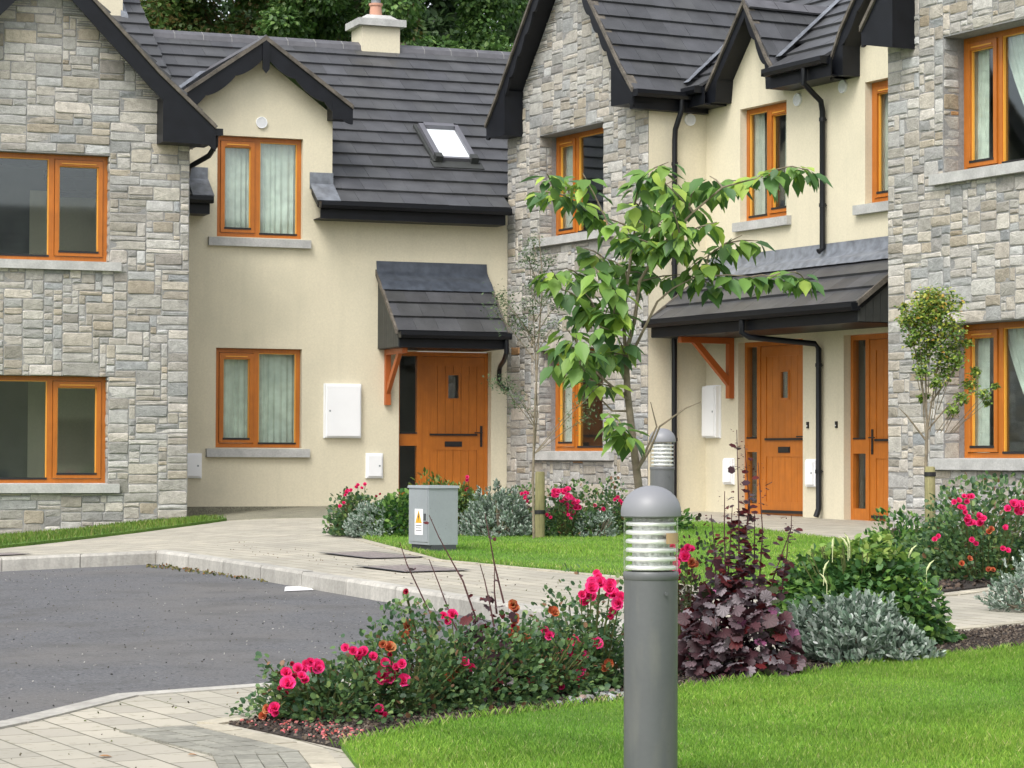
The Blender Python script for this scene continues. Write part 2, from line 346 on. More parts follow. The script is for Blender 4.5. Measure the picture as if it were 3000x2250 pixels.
LAWN2 = [(-1.44, 25.33), (-.56, 21.54), (.84, 19.36), (1.55, 17.7), (2.3, 16.9), (2.9, 17.5), (3.3, 21), (3.45, 24), (2.75, 27), (2.2, 29.6), (1.6, 29.2), (1.0, 27.2), (.2, 25.8)]
BED2 = [(-1.95, 28.4), (-1.44, 25.33), (.2, 25.8), (1.0, 27.2), (1.6, 29.2), (1.95, 31), (1.3, 33.5), (-.1, 35.4), (-1.0, 32)]
BED3 = [(2.9, 17.5), (3.74, 18.75), (5.6, 20.5), (7, 24), (6.2, 25.5), (4.6, 27.2), (4.0, 27.8), (3.45, 24), (3.3, 21)]
STRIP = [(-5.09, 25.5), (-4.2, 28.8), (-3.5, 31.5), (-4.0, 33.3), (-7.5, 31.8), (-10, 31), (-10, 23.5), (-6.5, 24.7)]
drape('lawn', LAWN1, .015, 'grass'); drape('lawn', LAWN2, .02, 'grass'); drape('grass_verge', STRIP, .03, 'grass')
drape('soil_bed', BED1, .006, 'soil'); drape('soil_bed', BED2, .012, 'soil'); drape('soil_bed', BED3, .012, 'soil')
drape('gravel_path', [(-4.5, 33.6), (-3.5, 31.6), (-2.2, 31.2), (-1.3, 32.2), (-.6, 34), (.5, 37.5), (-3, 37), (-4.6, 35.2)], .004, 'gravel')
# edging blocks round the tip of the near bed and the band of grey setts beside them
def block_row(name, path, off0, wd, bl, mt, label=None):
    mb = MB()
    for i in range(len(path)-1):
        a = Vector(path[i]); b = Vector(path[i+1]); t = (b-a).normalized(); nn = Vector((-t.y, t.x)); L = (b-a).length; n = round(L/bl)
        for k in range(n):
            s0 = k*L/n+.003; s1 = (k+1)*L/n-.003; sh = random.uniform(.85, 1.12); h = .007+random.uniform(-.001, .002)
            pts = [a+t*s0+nn*off0, a+t*s1+nn*off0, a+t*s1+nn*(off0+wd), a+t*s0+nn*(off0+wd)]
            mb.prism([(p.x, p.y, G(p.x, p.y)-.03) for p in pts], [(p.x, p.y, G(p.x, p.y)+h) for p in pts], (sh, sh, sh))
    o = mb.build(name, mt); o['kind'] = 'structure'; return o
ED = [(-.25, 7.55), (-.55, 8.5), (-.65, 9.05), (-1.12, 9.8)]
block_row('paving_edging', ED, .0, .1, .2, 'edging')
for r in range(4): block_row('grey_setts', ED, .104+r*.076, .072, .11, 'greyblk')
block_row('paving_edging', [(-1.12, 9.8), (-.68, 10.5), (-.05, 11.2)], .0, .1, .2, 'edging')
block_row('paving_edging', [(2.1, 13.95), (3.0, 14.95), (4.6, 16.2)], .0, .1, .2, 'edging')
block_row('paving_edging', [(-1.46, 25.3), (-.58, 21.5), (.82, 19.3), (1.5, 17.7), (2.3, 16.8), (2.95, 17.4), (3.8, 18.7)][::-1], .0, .1, .2, 'edging')
def cover(cx, cy, a, wx, wy, label):
    f = Fr((cx, cy), a); mb = MB(); mb.add([(lambda p: (p.x, p.y, G(p.x, p.y)+.009))(f.P(u, w_, 0)) for u, w_ in ((-wx, -wy), (wx, -wy), (wx, wy), (-wx, wy))], [(0, 1, 2, 3)])
    mb2 = MB()
    fr = [((-wx-.03, -wy-.03), (wx+.03, -wy)), ((-wx-.03, wy), (wx+.03, wy+.03)), ((-wx-.03, -wy), (-wx, wy)), ((wx, -wy), (wx+.03, wy))]
    t = thing('manhole_cover', (cx, cy, G(cx, cy)), label, 'manhole cover', 'metal covers in the paving')
    for (a0, b0), (a1, b1) in fr:
        mb2.add([(lambda p: (p.x, p.y, G(p.x, p.y)+.013))(f.P(u, w_, 0)) for u, w_ in ((a0, b0), (a1, b0), (a1, b1), (a0, b1))], [(0, 1, 2, 3)])
    mb.build('plate', 'iron', t); mb2.build('rim', 'plinth', t)
cover(-1.22, 22.2, -62, .5, .24, 'dark oblong cover in the paving left of the grey utility cabinet')
cover(-.78, 20.2, -62, .42, .27, 'reddish brown cover in the paving nearest the kerb, below the cabinet')
cover(-4.95, 23.2, 30, .5, .3, 'dark cover in the paving at the left edge of the photo')
# ---------------------------------------------------------------- building kit
STONE_C = [(.53, .49, .41), (.47, .435, .365), (.44, .42, .375), (.57, .525, .45), (.40, .39, .355), (.50, .445, .345), (.43, .365, .26), (.36, .355, .335), (.54, .515, .465), (.41, .365, .28)]
STONE_W = [7, 6, 5, 6, 3, 3, .8, 1.5, 5, 1.4]
def stones(mb, fr, u0, u1, z0, z1, holes=(), top=None, seed=1, w0=0.0, el=1.0, hmax=.21, wmax=.42):
    """random squared rubble laid on a wall plane; top(u) gives the height limit"""
    rd = random.Random(seed); c = .03; nu = int(round((u1-u0)/c)); nz = int(round((z1-z0)/c)); cu = (u1-u0)/nu; cz = (z1-z0)/nz
    occ = [[False]*nu for _ in range(nz)]
    for j in range(nz):
        zc = z0+(j+.5)*cz
        for i in range(nu):
            uc = u0+(i+.5)*cu
            if (top and zc > top(uc)) or any(h[0] < uc < h[1] and h[2] < zc < h[3] for h in holes): occ[j][i] = True
    for j in range(nz):
        i = 0
        while i < nu:
            if occ[j][i]: i += 1; continue
            r = rd.random()
            if r < .16: w_, h_ = rd.uniform(.08, .14), rd.uniform(.05, .10)
            elif r < .72: w_, h_ = rd.uniform(.17, .38)*el, rd.uniform(.06, .13)
            else: w_, h_ = rd.uniform(.2, wmax)*el, rd.uniform(.11, hmax*.9)
            wi = max(2, round(w_/cu)); hi = max(2, round(h_/cz)); k = 0
            while k < wi and i+k < nu and not occ[j][i+k]: k += 1
            if i+k < nu and not occ[j][i+k] and False: pass
            rem = 0
            while i+k+rem < nu and not occ[j][i+k+rem] and rem < 3: rem += 1
            if rem < 3 and k+rem <= wi+3: k += rem
            wi = k; hh = 0
            while hh < hi and j+hh < nz and not any(occ[j+hh][i+q] for q in range(wi)): hh += 1
            rem = 0
            while hh == hi and j+hh+rem < nz and not any(occ[j+hh+rem][i+q] for q in range(wi)) and rem < 2: rem += 1
            if j+hh+rem >= nz and rem < 2: hh += rem
            hi = hh
            for a in range(hi):
                for q in range(wi): occ[j+a][i+q] = True
            if wi < 1 or hi < 1: i += 1; continue
            g = .0055; a0 = u0+i*cu+g; a1 = u0+(i+wi)*cu-g; b0 = z0+j*cz+g; b1 = z0+(j+hi)*cz-g
            W = a1-a0; H = b1-b0; m = min(W, H); rr = m*rd.uniform(.07, .17); J = lambda s=.0045: rd.uniform(-s, s)
            sk = rd.uniform(-.006, .006); ol = []
            for (cx, cy, sx, sy) in ((a0, b0, 1, 1), (a1, b0, -1, 1), (a1, b1, -1, -1), (a0, b1, 1, -1)):
                p1 = (cx+J(), cy+sy*rr); pm = (cx+sx*rr*.3+J(), cy+sy*rr*.3+J()); p2 = (cx+sx*rr, cy+J())
                ol += [p1, pm, p2] if sx == sy else [p2, pm, p1]
            if W > .12: ol.insert(3, ((a0+a1)/2+J(.03), b0+J(.006))); ol.insert(10, ((a0+a1)/2+J(.03), b1+J(.006)))
            ol = [(x, y+sk*(x-a0-W/2)/max(W, .1)) for x, y in ol]
            n = len(ol); mx = (a0+a1)/2; my = (b0+b1)/2; d = rd.uniform(.004, .013); fx = 1-min(.3, .010/W*2); fy = 1-min(.3, .010/H*2)
            vs_ = [fr.P(x, w0-.008, z) for x, z in ol]+[fr.P(x, w0+.001, z) for x, z in ol]
            tl = rd.uniform(-.05, .05); tt = rd.uniform(-.05, .05)
            vs_ += [fr.P(mx+(x-mx)*fx, w0+d+(x-mx)*tl+(z-my)*tt+J(.003), my+(z-my)*fy) for x, z in ol]
            vs_.append(fr.P(mx+J(.02), w0+d+.003+J(.004), my+J(.01)))
            fs = [(q, (q+1) % n, n+(q+1) % n, n+q) for q in range(n)]+[(n+q, n+(q+1) % n, 2*n+(q+1) % n, 2*n+q) for q in range(n)]+[(2*n+q, 2*n+(q+1) % n, 3*n) for q in range(n)]
            cc = rd.choices(STONE_C, STONE_W)[0]; s = rd.uniform(.72, 1.14); t = rd.uniform(-.015, .02)
            if rd.random() < .0012: cc = (.5, .26, .09)
            s *= .84; gy = sum(cc)/3; cc = tuple(q_*.78+gy*.22 for q_ in cc); mb.add(vs_, fs, (cc[0]*s*.985+t, cc[1]*s, cc[2]*s*1.02-t)); i += wi
def wallface(mb, fr, u0, u1, z0, z1, holes=(), rd=.2, w=0.0, gable=None):
    us = sorted({u0, u1, *[h[0] for h in holes], *[h[1] for h in holes]}); zs = sorted({z0, z1, *[h[2] for h in holes], *[h[3] for h in holes]})
    us = [u for u in us if u0 <= u <= u1]; zs = [z for z in zs if z0 <= z <= z1]
    for a, b in zip(us, us[1:]):
        for c, d in zip(zs, zs[1:]):
            if any(h[0] <= a and b <= h[1] and h[2] <= c and d <= h[3] for h in holes): continue
            mb.add([fr.P(a, w, c), fr.P(b, w, c), fr.P(b, w, d), fr.P(a, w, d)], [(0, 1, 2, 3)])
    for h in holes:
        a, b, c, d = h[:4]
        for p, q in (((a, c), (a, d)), ((a, d), (b, d)), ((b, d), (b, c)), ((b, c), (a, c))):
            mb.add([fr.P(p[0], w, p[1]), fr.P(q[0], w, q[1]), fr.P(q[0], w-rd, q[1]), fr.P(p[0], w-rd, p[1])], [(0, 1, 2, 3)])
    if gable:
        g = [(u0, z1)]+gable+[(u1, z1)]; mb.add([fr.P(u, w, z) for u, z in g], [tuple(range(len(g)))[::-1]])
def window(parent, fr, u0, u1, z0, z1, w, mull, cas, curt='net', sill=None, seed=0, label=None):
    """two-light timber window: cas = index of the opening light with the deeper frame"""
    rd = random.Random(seed); f = MB(); fo = .062; dp = .07
    f.box(fr, u0+.003, u0+fo, w-dp, w, z0+.003, z1-.003); f.box(fr, u1-fo, u1-.003, w-dp, w, z0+.003, z1-.003)
    f.box(fr, u0+fo, u1-fo, w-dp, w-.002, z0+.003, z0+fo); f.box(fr, u0+fo, u1-fo, w-dp, w-.002, z1-fo, z1-.003)
    f.box(fr, mull-.035, mull+.035, w-dp, w-.001, z0+fo, z1-fo)
    lights = [(u0+fo, mull-.035), (mull+.035, u1-fo)]; panes = []
    for i, (a, b) in enumerate(lights):
        c, d = z0+fo, z1-fo
        if i == cas:
            a += .006; b -= .006; c += .006; d -= .006; s = .055
            f.box(fr, a, a+s, w-.05, w+.018, c, d); f.box(fr, b-s, b, w-.05, w+.018, c, d)
            f.box(fr, a+s, b-s, w-.05, w+.016, c, c+s); f.box(fr, a+s, b-s, w-.05, w+.016, d-s-.02, d)
            a += s; b -= s; c += s; d -= s+.02
        panes.append((a, b, c, d, i == cas))
    win = f.build('window', 'timber', parent)
    if label: win['label'] = label
    bd = MB(); rb = MB()
    for a, b, c, d, cs in panes:
        g = MB(); g.box(fr, a-.01, b+.01, w-.046, w-.04, c-.01, d+.01); g.build('pane', 'glass', win)
        for q in ((a, a+.012), (b-.012, b)): bd.box(fr, q[0], q[1], w-.04, w-.012, c, d)
        bd.box(fr, a+.012, b-.012, w-.04, w-.012, d-.012, d)
        if cs: bd.box(fr, a+.03, b-.03, w+.016, w+.026, d+.022, d+.036)
        rb.box(fr, a-.006, b+.006, w-.035, w+(.022 if cs else .006), c-.012, c+.014)
    bd.build('glazing_bead', 'bead', win); rb.build('rubber_seal', 'rubber', win)
    if sill:
        s = MB(); a, b, c, d = sill; zt = z0
        s.prism([fr.P(a, -.1, c), fr.P(a, d, c-.012), fr.P(a, d, c-.125), fr.P(a, -.1, c-.125)], [fr.P(b, -.1, c), fr.P(b, d, c-.012), fr.P(b, d, c-.125), fr.P(b, -.1, c-.125)])
        # sill bed closing the bottom of the opening
        s.box(fr, u0+.002, u1-.002, w-.1, -.1, c-.1, z0+.004)
        s.build('sill', 'sill', win)
    # lining of the room behind, open to the glass
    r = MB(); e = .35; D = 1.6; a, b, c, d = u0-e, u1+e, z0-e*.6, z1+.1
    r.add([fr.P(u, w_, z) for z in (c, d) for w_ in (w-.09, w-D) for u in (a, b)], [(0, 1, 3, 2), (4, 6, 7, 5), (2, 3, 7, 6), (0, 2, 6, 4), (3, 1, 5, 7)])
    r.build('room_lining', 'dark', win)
    if curt:
        spans = {'net': [(u0+.02, u1-.02)], 'sides': [(u0-.3, u0+(u1-u0)*.22), (u1-(u1-u0)*.30, u1)], 'left': [(u0-.3, u0+(u1-u0)*.2)], 'swag': [(u0-.3, u0+(u1-u0)*.17), (u0+(u1-u0)*.30, u1)]}[curt]
        for a, b in spans:
            m = MB(); n = 70; rows = 8; vs_ = []; wl = .085 if curt == 'net' else .07; ph = rd.uniform(0, 6)
            for j in range(rows+1):
                z = z1-.0-(z1-z0-.01)*j/rows
                for i in range(n+1):
                    u = a+(b-a)*i/n; x = 2*math.pi*(u-a)/wl+ph
                    uu = u
                    if curt == 'swag' and a > u0+.1: uu = u+(b-a)*.55*(j/rows)**1.4*(1-(u-a)/(b-a))*1.1
                    vs_.append(fr.P(uu, w-.115+.02*math.sin(x+.9*math.sin(2.3*u*7+seed))*(.45+.55*j/rows), z))
            m.add(vs_, [(j*(n+1)+i, j*(n+1)+i+1, (j+1)*(n+1)+i+1, (j+1)*(n+1)+i) for j in range(rows) for i in range(n)])
            m.build('curtain', 'curtain' if curt in ('net', 'swag') else 'drape', win, smooth=True)
    return win
def tiles(mb, fr, along, spans, e0, up, gauge=.345, tw=.33, n=None, seed=0, tone=1.0):
    """courses of flat tiles. along: function (a, s) -> 3-D point on the roof plane (a along the eave, s up the slope); up: plane normal
       spans(k) -> list of (a0, a1) for course k"""
    rd = random.Random(seed)
    for k in range(n):
        s0 = k*gauge; s1 = (k+1)*gauge+.03
        for a0, a1 in spans(k):
            off = (k % 2)*tw/2; x = math.floor((a0-off)/tw)*tw+off
            while x < a1-1e-6:
                xa = max(x, a0)+.0015; xb = min(x+tw, a1)-.0015; x += tw
                if xb-xa < .01: continue
                v = rd.uniform(.052, .070)*tone; b = rd.uniform(1.07, 1.14); col = (v, v*1.03, v*b); j = rd.uniform(-.0025, .0025); T = .040
                p = [along(xa, s0)+up*(T+j), along(xb, s0)+up*(T+j), along(xb, s1)+up*.006, along(xa, s1)+up*.006,
                     along(xa, s0), along(xb, s0), along(xb, s1)-up*.004, along(xa, s1)-up*.004]
                mb.add(p, [(0, 1, 2, 3), (4, 7, 6, 5), (0, 4, 5, 1), (1, 5, 6, 2), (3, 7, 4, 0)], col)
def barge(parent, fr, pts, w, d0, amp, waves, boxf=None, wt=.035, side=1, ww=0.0, vd=.05):
    """bargeboard along the outer line pts (foot -> apex, local (u,z)); scalloped lower edge; soffit back to the wall and verge strip on top"""
    b = MB(); L = [0]
    for p, q in zip(pts, pts[1:]): L.append(L[-1]+math.hypot(q[0]-p[0], q[1]-p[1]))
    N = 60; out = []; inn = []
    for i in range(N+1):
        s = L[-1]*i/N; k = max(j for j in range(len(L)) if L[j] <= s+1e-9); k = min(k, len(pts)-2); t = (s-L[k])/(L[k+1]-L[k])
        u = pts[k][0]+(pts[k+1][0]-pts[k][0])*t; z = pts[k][1]+(pts[k+1][1]-pts[k][1])*t
        q = (s/L[-1]*waves) % 1; sc = amp*(math.sin(math.pi*q))**.7
        out.append((u, z)); inn.append((u, z-d0-sc))
    for i in range(N):
        b.uz(fr, [out[i], out[i+1], inn[i+1], inn[i]], w-wt, w)
    # soffit
    for k in range(len(pts)-1):
        (a, c), (e, g) = pts[k], pts[k+1]; y = .12
        b.prism([fr.P(a, ww, c-y), fr.P(e, ww, g-y), fr.P(e, ww, g-y-.025), fr.P(a, ww, c-y-.025)], [fr.P(a, w-wt, c-y), fr.P(e, w-wt, g-y), fr.P(e, w-wt, g-y-.025), fr.P(a, w-wt, c-y-.025)])
    if boxf:
        b.uz(fr, boxf, ww+.002, w+.004)
    bo = b.build('bargeboard', 'fascia', parent)
    v = MB()
    for k in range(len(pts)-1):
        (a, c), (e, g) = pts[k], pts[k+1]
        v.uz(fr, [(a, c-.012), (e, g-.012), (e, g+vd), (a, c+vd)], w-.10, w+.03)
    v.build('verge', 'verge', bo)
    return bo
def gutter(parent, fr, u0, u1, w, z, name='gutter'):
    """w = back of the gutter, z = top edge"""
    m = MB(); m.wz(fr, [(w, z), (w+.012, z+.006), (w+.015, z-.055), (w+.035, z-.075), (w+.085, z-.075), (w+.108, z-.045), (w+.110, z), (w+.122, z), (w+.122, z-.05), (w+.095, z-.092), (w+.03, z-.092), (w, z-.06)], u0, u1)
    m.box(fr, u0-.006, u0, w, w+.122, z-.09, z); m.box(fr, u1, u1+.006, w, w+.122, z-.09, z)
    o = m.build(name, 'pvc', parent); return o
def fascia(parent, fr, u0, u1, w, z0, z1, wall_w=0.0):
    m = MB(); m.box(fr, u0, u1, w-.02, w, z0, z1); m.box(fr, u0, u1, wall_w, w-.02, z0, z0+.015); return m.build('fascia', 'fascia', parent)
def pipe(parent, pts, r=.036, clips=()):
    m = MB(); m.tube(pts, r, 12); o = m.build('downpipe', 'pvc', parent, smooth=True)
    if clips:
        for p, d in clips:
            c = MB(); p = Vector(p); c.tube([p-Vector((0, 0, .022)), p+Vector((0, 0, .022))], r+.008, 12); c.tube([p+Vector(d)*.03, p+Vector(d)*.075], .009, 6)
            c.build('pipe_clip', 'pvc', o)
    return o
def vent(parent, fr, u, z, w=0.0):
    m = MB(); R = .080; n = 24
    for (r0, r1, d0, d1) in ((R, R*.86, .028, .028), (R*.86, R*.84, .028, .012)):
        m.add([fr.P(u+r*math.cos(2*math.pi*k/n), w+d, z+r*math.sin(2*math.pi*k/n)) for r, d in ((r0, d0), (r1, d1)) for k in range(n)], [(k, (k+1) % n, n+(k+1) % n, n+k) for k in range(n)])
    m.add([fr.P(u+R*math.cos(2*math.pi*k/n), w+d, z+R*math.sin(2*math.pi*k/n)) for d in (0, .028) for k in range(n)], [(k, (k+1) % n, n+(k+1) % n, n+k) for k in range(n)])
    m.add([fr.P(u+R*.85*math.cos(2*math.pi*k/n), w+.012, z+R*.85*math.sin(2*math.pi*k/n)) for k in range(n)], [tuple(range(n))])
    for i in range(-3, 4):
        h = math.sqrt((R*.85)**2-(i*.015)**2); m.box(fr, u-h, u+h, w+.012, w+.022, z+i*.015-.0035, z+i*.015+.0035)
    m.build('wall_vent', 'white', parent)
def meterbox(parent, fr, u0, u1, z0, z1, d=.09, keyl=True):
    m = MB(); m.box(fr, u0, u1, .001, d-.02, z0, z1); m.box(fr, u0+.02, u1-.02, d-.02, d, z0+.02, z1-.02)
    m.box(fr, u0-.012, u1+.012, .001, .02, z0-.012, z1+.012)
    o = m.build('meter_box', 'white', parent)
    k = MB(); kx = u0+.06 if keyl else u1-.05; k.box(fr, kx-.012, kx+.012, d, d+.004, (z0+z1)/2-.012, (z0+z1)/2+.012); k.build('lock', 'cab', o)
def door(parent, fr, u0, u1, z0, z1, w, leaf, hinge_right, label=None):
    """timber door frame with a side light at left; leaf=(a,b)"""
    f = MB(); fo = .055; a, b = leaf
    f.box(fr, u0+.003, u0+fo, w-.08, w, z0, z1-.003); f.box(fr, u1-fo, u1-.003, w-.08, w, z0, z1-.003)
    f.box(fr, u0+fo, u1-fo, w-.08, w-.002, z1-fo-.01, z1-.003); f.box(fr, a-.075, a, w-.08, w-.001, z0, z1-fo-.01)
    zm = z0+.95; f.box(fr, u0+fo, a-.075, w-.08, w-.003, zm-.13, zm+.04); f.box(fr, u0+fo, a-.075, w-.08, w-.003, z0, z0+.16)
    fo_ = f.build('door_frame', 'timber', parent)
    g = MB()
    for c, d in ((z0+.16, zm-.13), (zm+.04, z1-fo-.01)): g.box(fr, u0+fo, a-.075, w-.05, w-.044, c, d)
    g.build('side_light', 'glass', fo_)
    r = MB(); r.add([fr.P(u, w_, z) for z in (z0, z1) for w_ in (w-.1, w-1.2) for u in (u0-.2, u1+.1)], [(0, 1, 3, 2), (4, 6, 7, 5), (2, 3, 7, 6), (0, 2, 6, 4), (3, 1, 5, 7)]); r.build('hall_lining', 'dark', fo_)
    # leaf: stiles, rails, recessed boarded panels
    m = MB(); a += .004; b -= .004; c = z0+.02; d = z1-fo-.014; st = .115; v0, v1 = zm+.55, zm+.88; uc = (a+b)/2; vw = .10
    m.box(fr, a, a+st, w-.06, w-.012, c, d); m.box(fr, b-st, b, w-.06, w-.012, c, d)
    m.box(fr, a+st, b-st, w-.06, w-.013, c, c+.17); m.box(fr, a+st, b-st, w-.06, w-.013, d-.13, d); m.box(fr, a+st, b-st, w-.06, w-.013, zm-.19, zm+.02)
    pa, pb = a+st, b-st; n = 6
    for z_0, z_1 in ((c+.17, zm-.19), (zm+.02, d-.13)):
        for i in range(n):
            x0 = pa+(pb-pa)*i/n+.0025; x1 = pa+(pb-pa)*(i+1)/n-.0025
            if z_0 > zm and x0 < uc+vw and x1 > uc-vw:
                m.box(fr, x0, x1, w-.055, w-.022, z_0, v0-.02); m.box(fr, x0, x1, w-.055, w-.022, v1+.02, z_1)
                if x0 < uc-vw: m.box(fr, x0, uc-vw, w-.055, w-.022, v0-.02, v1+.02)
                if x1 > uc+vw: m.box(fr, uc+vw, x1, w-.055, w-.022, v0-.02, v1+.02)
            else: m.box(fr, x0, x1, w-.055, w-.022, z_0, z_1)
        m.box(fr, pa, pb, w-.06, w-.053, z_0, z_1) if z_0 < zm else None
    for x0, x1, y0, y1 in ((uc-vw, uc-vw+.02, v0-.02, v1+.02), (uc+vw-.02, uc+vw, v0-.02, v1+.02), (uc-vw+.02, uc+vw-.02, v0-.02, v0), (uc-vw+.02, uc+vw-.02, v1, v1+.02)): m.box(fr, x0, x1, w-.05, w-.008, y0, y1)
    dr = m.build('door', 'timber', parent)
    if label: dr['label'] = label
    m = MB(); m.box(fr, uc-vw+.02, uc+vw-.02, w-.04, w-.03, v0, v1); m.build('pane', 'glass', dr)
    m = MB(); m.box(fr, pa+.0, pb-.0, w-.013, w+.012, zm+.018, zm+.045); m.build('weather_bar', 'rubber', dr); m = MB(); m.box(fr, a+.06, b-.06, w-.013, w+.02, c+.03, c+.065); m.build('weather_bar', 'rubber', dr)
    m = MB(); m.box(fr, u0+fo, a-.08, w-.02, w+.008, zm+.042, zm+.06); m.build('weather_bar', 'rubber', dr)
    m = MB(); m.box(fr, uc-.13, uc+.13, w-.013, w-.003, zm-.14, zm-.065); m.box(fr, uc-.11, uc+.11, w-.003, w+.004, zm-.125, zm-.08); m.build('letter_plate', 'rubber', dr)
    m = MB(); hx = (b-.05) if not hinge_right else (a+.05); s = -1 if not hinge_right else 1
    m.box(fr, hx-.017, hx+.017, w-.012, w-.002, zm-.14, zm+.16); m.tube([fr.P(hx, w-.002, zm+.06), fr.P(hx, w+.045, zm+.06), fr.P(hx+s*.12, w+.05, zm+.06)], .009, 8); m.tube([fr.P(hx, w-.002, zm-.09), fr.P(hx, w+.006, zm-.09)], .012, 8)
    m.build('handle', 'rubber', dr)
    m = MB(); m.box(fr, u0-.03, u1+.03, w-.1, .05, z0-.25, z0-.002); m.build('threshold', 'sill', fo_)
# ---------------------------------------------------------------- stone gable type (left house, middle block, right house)
def stone_gable(parent, fr, U0, U1, zb, ze, wins, barge_l, barge_r, seed, wover, el=1.0):
    holes = [(a, b, c, d) for a, b, c, d in wins]
    uc = (U0+U1)/2; apex = barge_l[-1]
    m = MB(); m.mi = 0
    # mortar backing, then stones
    gl = [(u, z-.14) for u, z in barge_l if u > U0+.02 and z-.14 > ze]; grr = [(u, z-.14) for u, z in barge_r if u < U1-.02 and z-.14 > ze][::-1]
    wallface(m, fr, U0, U1, zb-.6, ze, holes, .3, gable=gl+grr[1:] if gl and gl[-1][0] == grr[0][0] else gl+grr)
    m.mi = 1
    def top(u):
        L = barge_l if u < apex[0] else barge_r
        for (a, c), (b, d) in zip(L, L[1:]):
            if min(a, b) <= u <= max(a, b): return c+(d-c)*(u-a)/(b-a)-.16
        return ze
    stones(m, fr, U0, U1, zb-.6, apex[1]-.1, [(a, b, c-.12, d) for a, b, c, d in holes], top, seed, el=el)
    for i, (a, b, c, d) in enumerate(holes):   # stone reveals
        for u, s in ((a, 1), (b, -1)):
            f2 = Fr((0, 0), 0); f2.o = fr.P(u, 0, 0); f2.u = -fr.n; f2.n = fr.u*s
            stones(m, f2, 0.0, .21, c, d, seed=seed+10+i*3+s, w0=-.003, wmax=.24)
    return m
def roof_gable_slopes(parent, fr, barge_l, barge_r, w0, w1, seed, both=True):
    """tiled slopes of a gable running back from w=w0 to w=w1 (w1 < w0)"""
    for side, L in (('l', barge_l), ('r', barge_r)):
        m = MB(); ft, ap = L[0], L[-1]; ln = math.hypot(ap[0]-ft[0], ap[1]-ft[1]); du, dz = (ap[0]-ft[0])/ln, (ap[1]-ft[1])/ln
        up = fr.u*(-dz if side == 'l' else dz)+Vector((0, 0, abs(du)))
        if side == 'l': up = fr.u*(-dz)+Vector((0, 0, du))
        al = lambda a, s: fr.P(ft[0]+du*s, w0-a, ft[1]+dz*s)
        n = math.ceil(ln/.31); tiles(m, fr, al, lambda k: [(0, w0-w1)], 0, up.normalized(), ln/n, n=n, seed=seed)
        # deck under the tiles
        o = m.build('roof', 'tile', parent)
        d = MB(); p = [al(.02, .01)-up*.02, al(w0-w1, .01)-up*.02, al(w0-w1, ln)-up*.02, al(.02, ln)-up*.02]; d.prism(p, [q-up.normalized()*.06 for q in p]); d.build('roof_deck', 'fascia', o)
    m = MB(); ap = barge_l[-1]; x = w0; rd = random.Random(seed)
    while x > w1:
        m.uz(fr, [(ap[0]-.13, ap[1]-.05), (ap[0], ap[1]+.07), (ap[0]+.13, ap[1]-.05), (ap[0]+.11, ap[1]-.07), (ap[0], ap[1]+.03), (ap[0]-.11, ap[1]-.07)], x, max(w1, x-.44)); x -= .45
    m.build('ridge', 'ridge', parent)
def sidequads(mb, fr, U0, U1, D, z0, z1, sides='lrb', w=0):
    if 'l' in sides: mb.add([fr.P(U0, w, z0), fr.P(U0, w-D, z0), fr.P(U0, w-D, z1), fr.P(U0, w, z1)], [(0, 1, 2, 3)])
    if 'r' in sides: mb.add([fr.P(U1, w, z0), fr.P(U1, w-D, z0), fr.P(U1, w-D, z1), fr.P(U1, w, z1)], [(0, 1, 2, 3)])
    if 'b' in sides: mb.add([fr.P(U0, w-D, z0), fr.P(U1, w-D, z0), fr.P(U1, w-D, z1), fr.P(U0, w-D, z1)], [(0, 1, 2, 3)])
def plane_roof(parent, fr, ze, we, tan, n, gauge, spans, seed, w_end, urange, holes=None, tone=1.0):
    c = 1/math.hypot(1, tan); al = lambda a, s: fr.P(a, we-s*c, ze+s*c*tan); up = (fr.n*tan+Vector((0, 0, 1))).normalized()
    m = MB(); tiles(m, fr, al, spans, 0, up, gauge, n=n, seed=seed, tone=tone); o = m.build('roof', 'tile', parent)
    return o, al, up
def chimney(parent, fr, u0, u1, w0, w1, z0, z1, pot=True):
    m = MB(); m.box(fr, u0, u1, w1, w0, z0, z1); o = m.build('chimney', 'render', parent)
    k = MB(); k.box(fr, u0-.08, u1+.08, w1-.08, w0+.08, z1, z1+.11)
    k.prism([fr.P(u, w_, z1+.11) for u, w_ in ((u0, w1), (u1, w1), (u1, w0), (u0, w0))], [fr.P(u, w_, z1+.2) for u, w_ in ((u0+.12, w1+.12), (u1-.12, w1+.12), (u1-.12, w0-.12), (u0+.12, w0-.12))])
    k.build('chimney_cap', 'sill', o)
    if pot:
        c = fr.P((u0+u1)/2, (w0+w1)/2, z1+.19); p = MB(); p.lathe(c, [(.105, 0), (.10, .03), (.09, .16), (.11, .18), (.11, .21), (.08, .21)], 20); p.build('chimney_pot', 'orange', o, smooth=True)
        p = MB(); p.lathe(c+Vector((0, 0, .21)), [(.075, 0), (.075, .12), (.16, .14), (.16, .17), (.02, .22)], 20); p.build('chimney_cowl', 'cab', o, smooth=True)
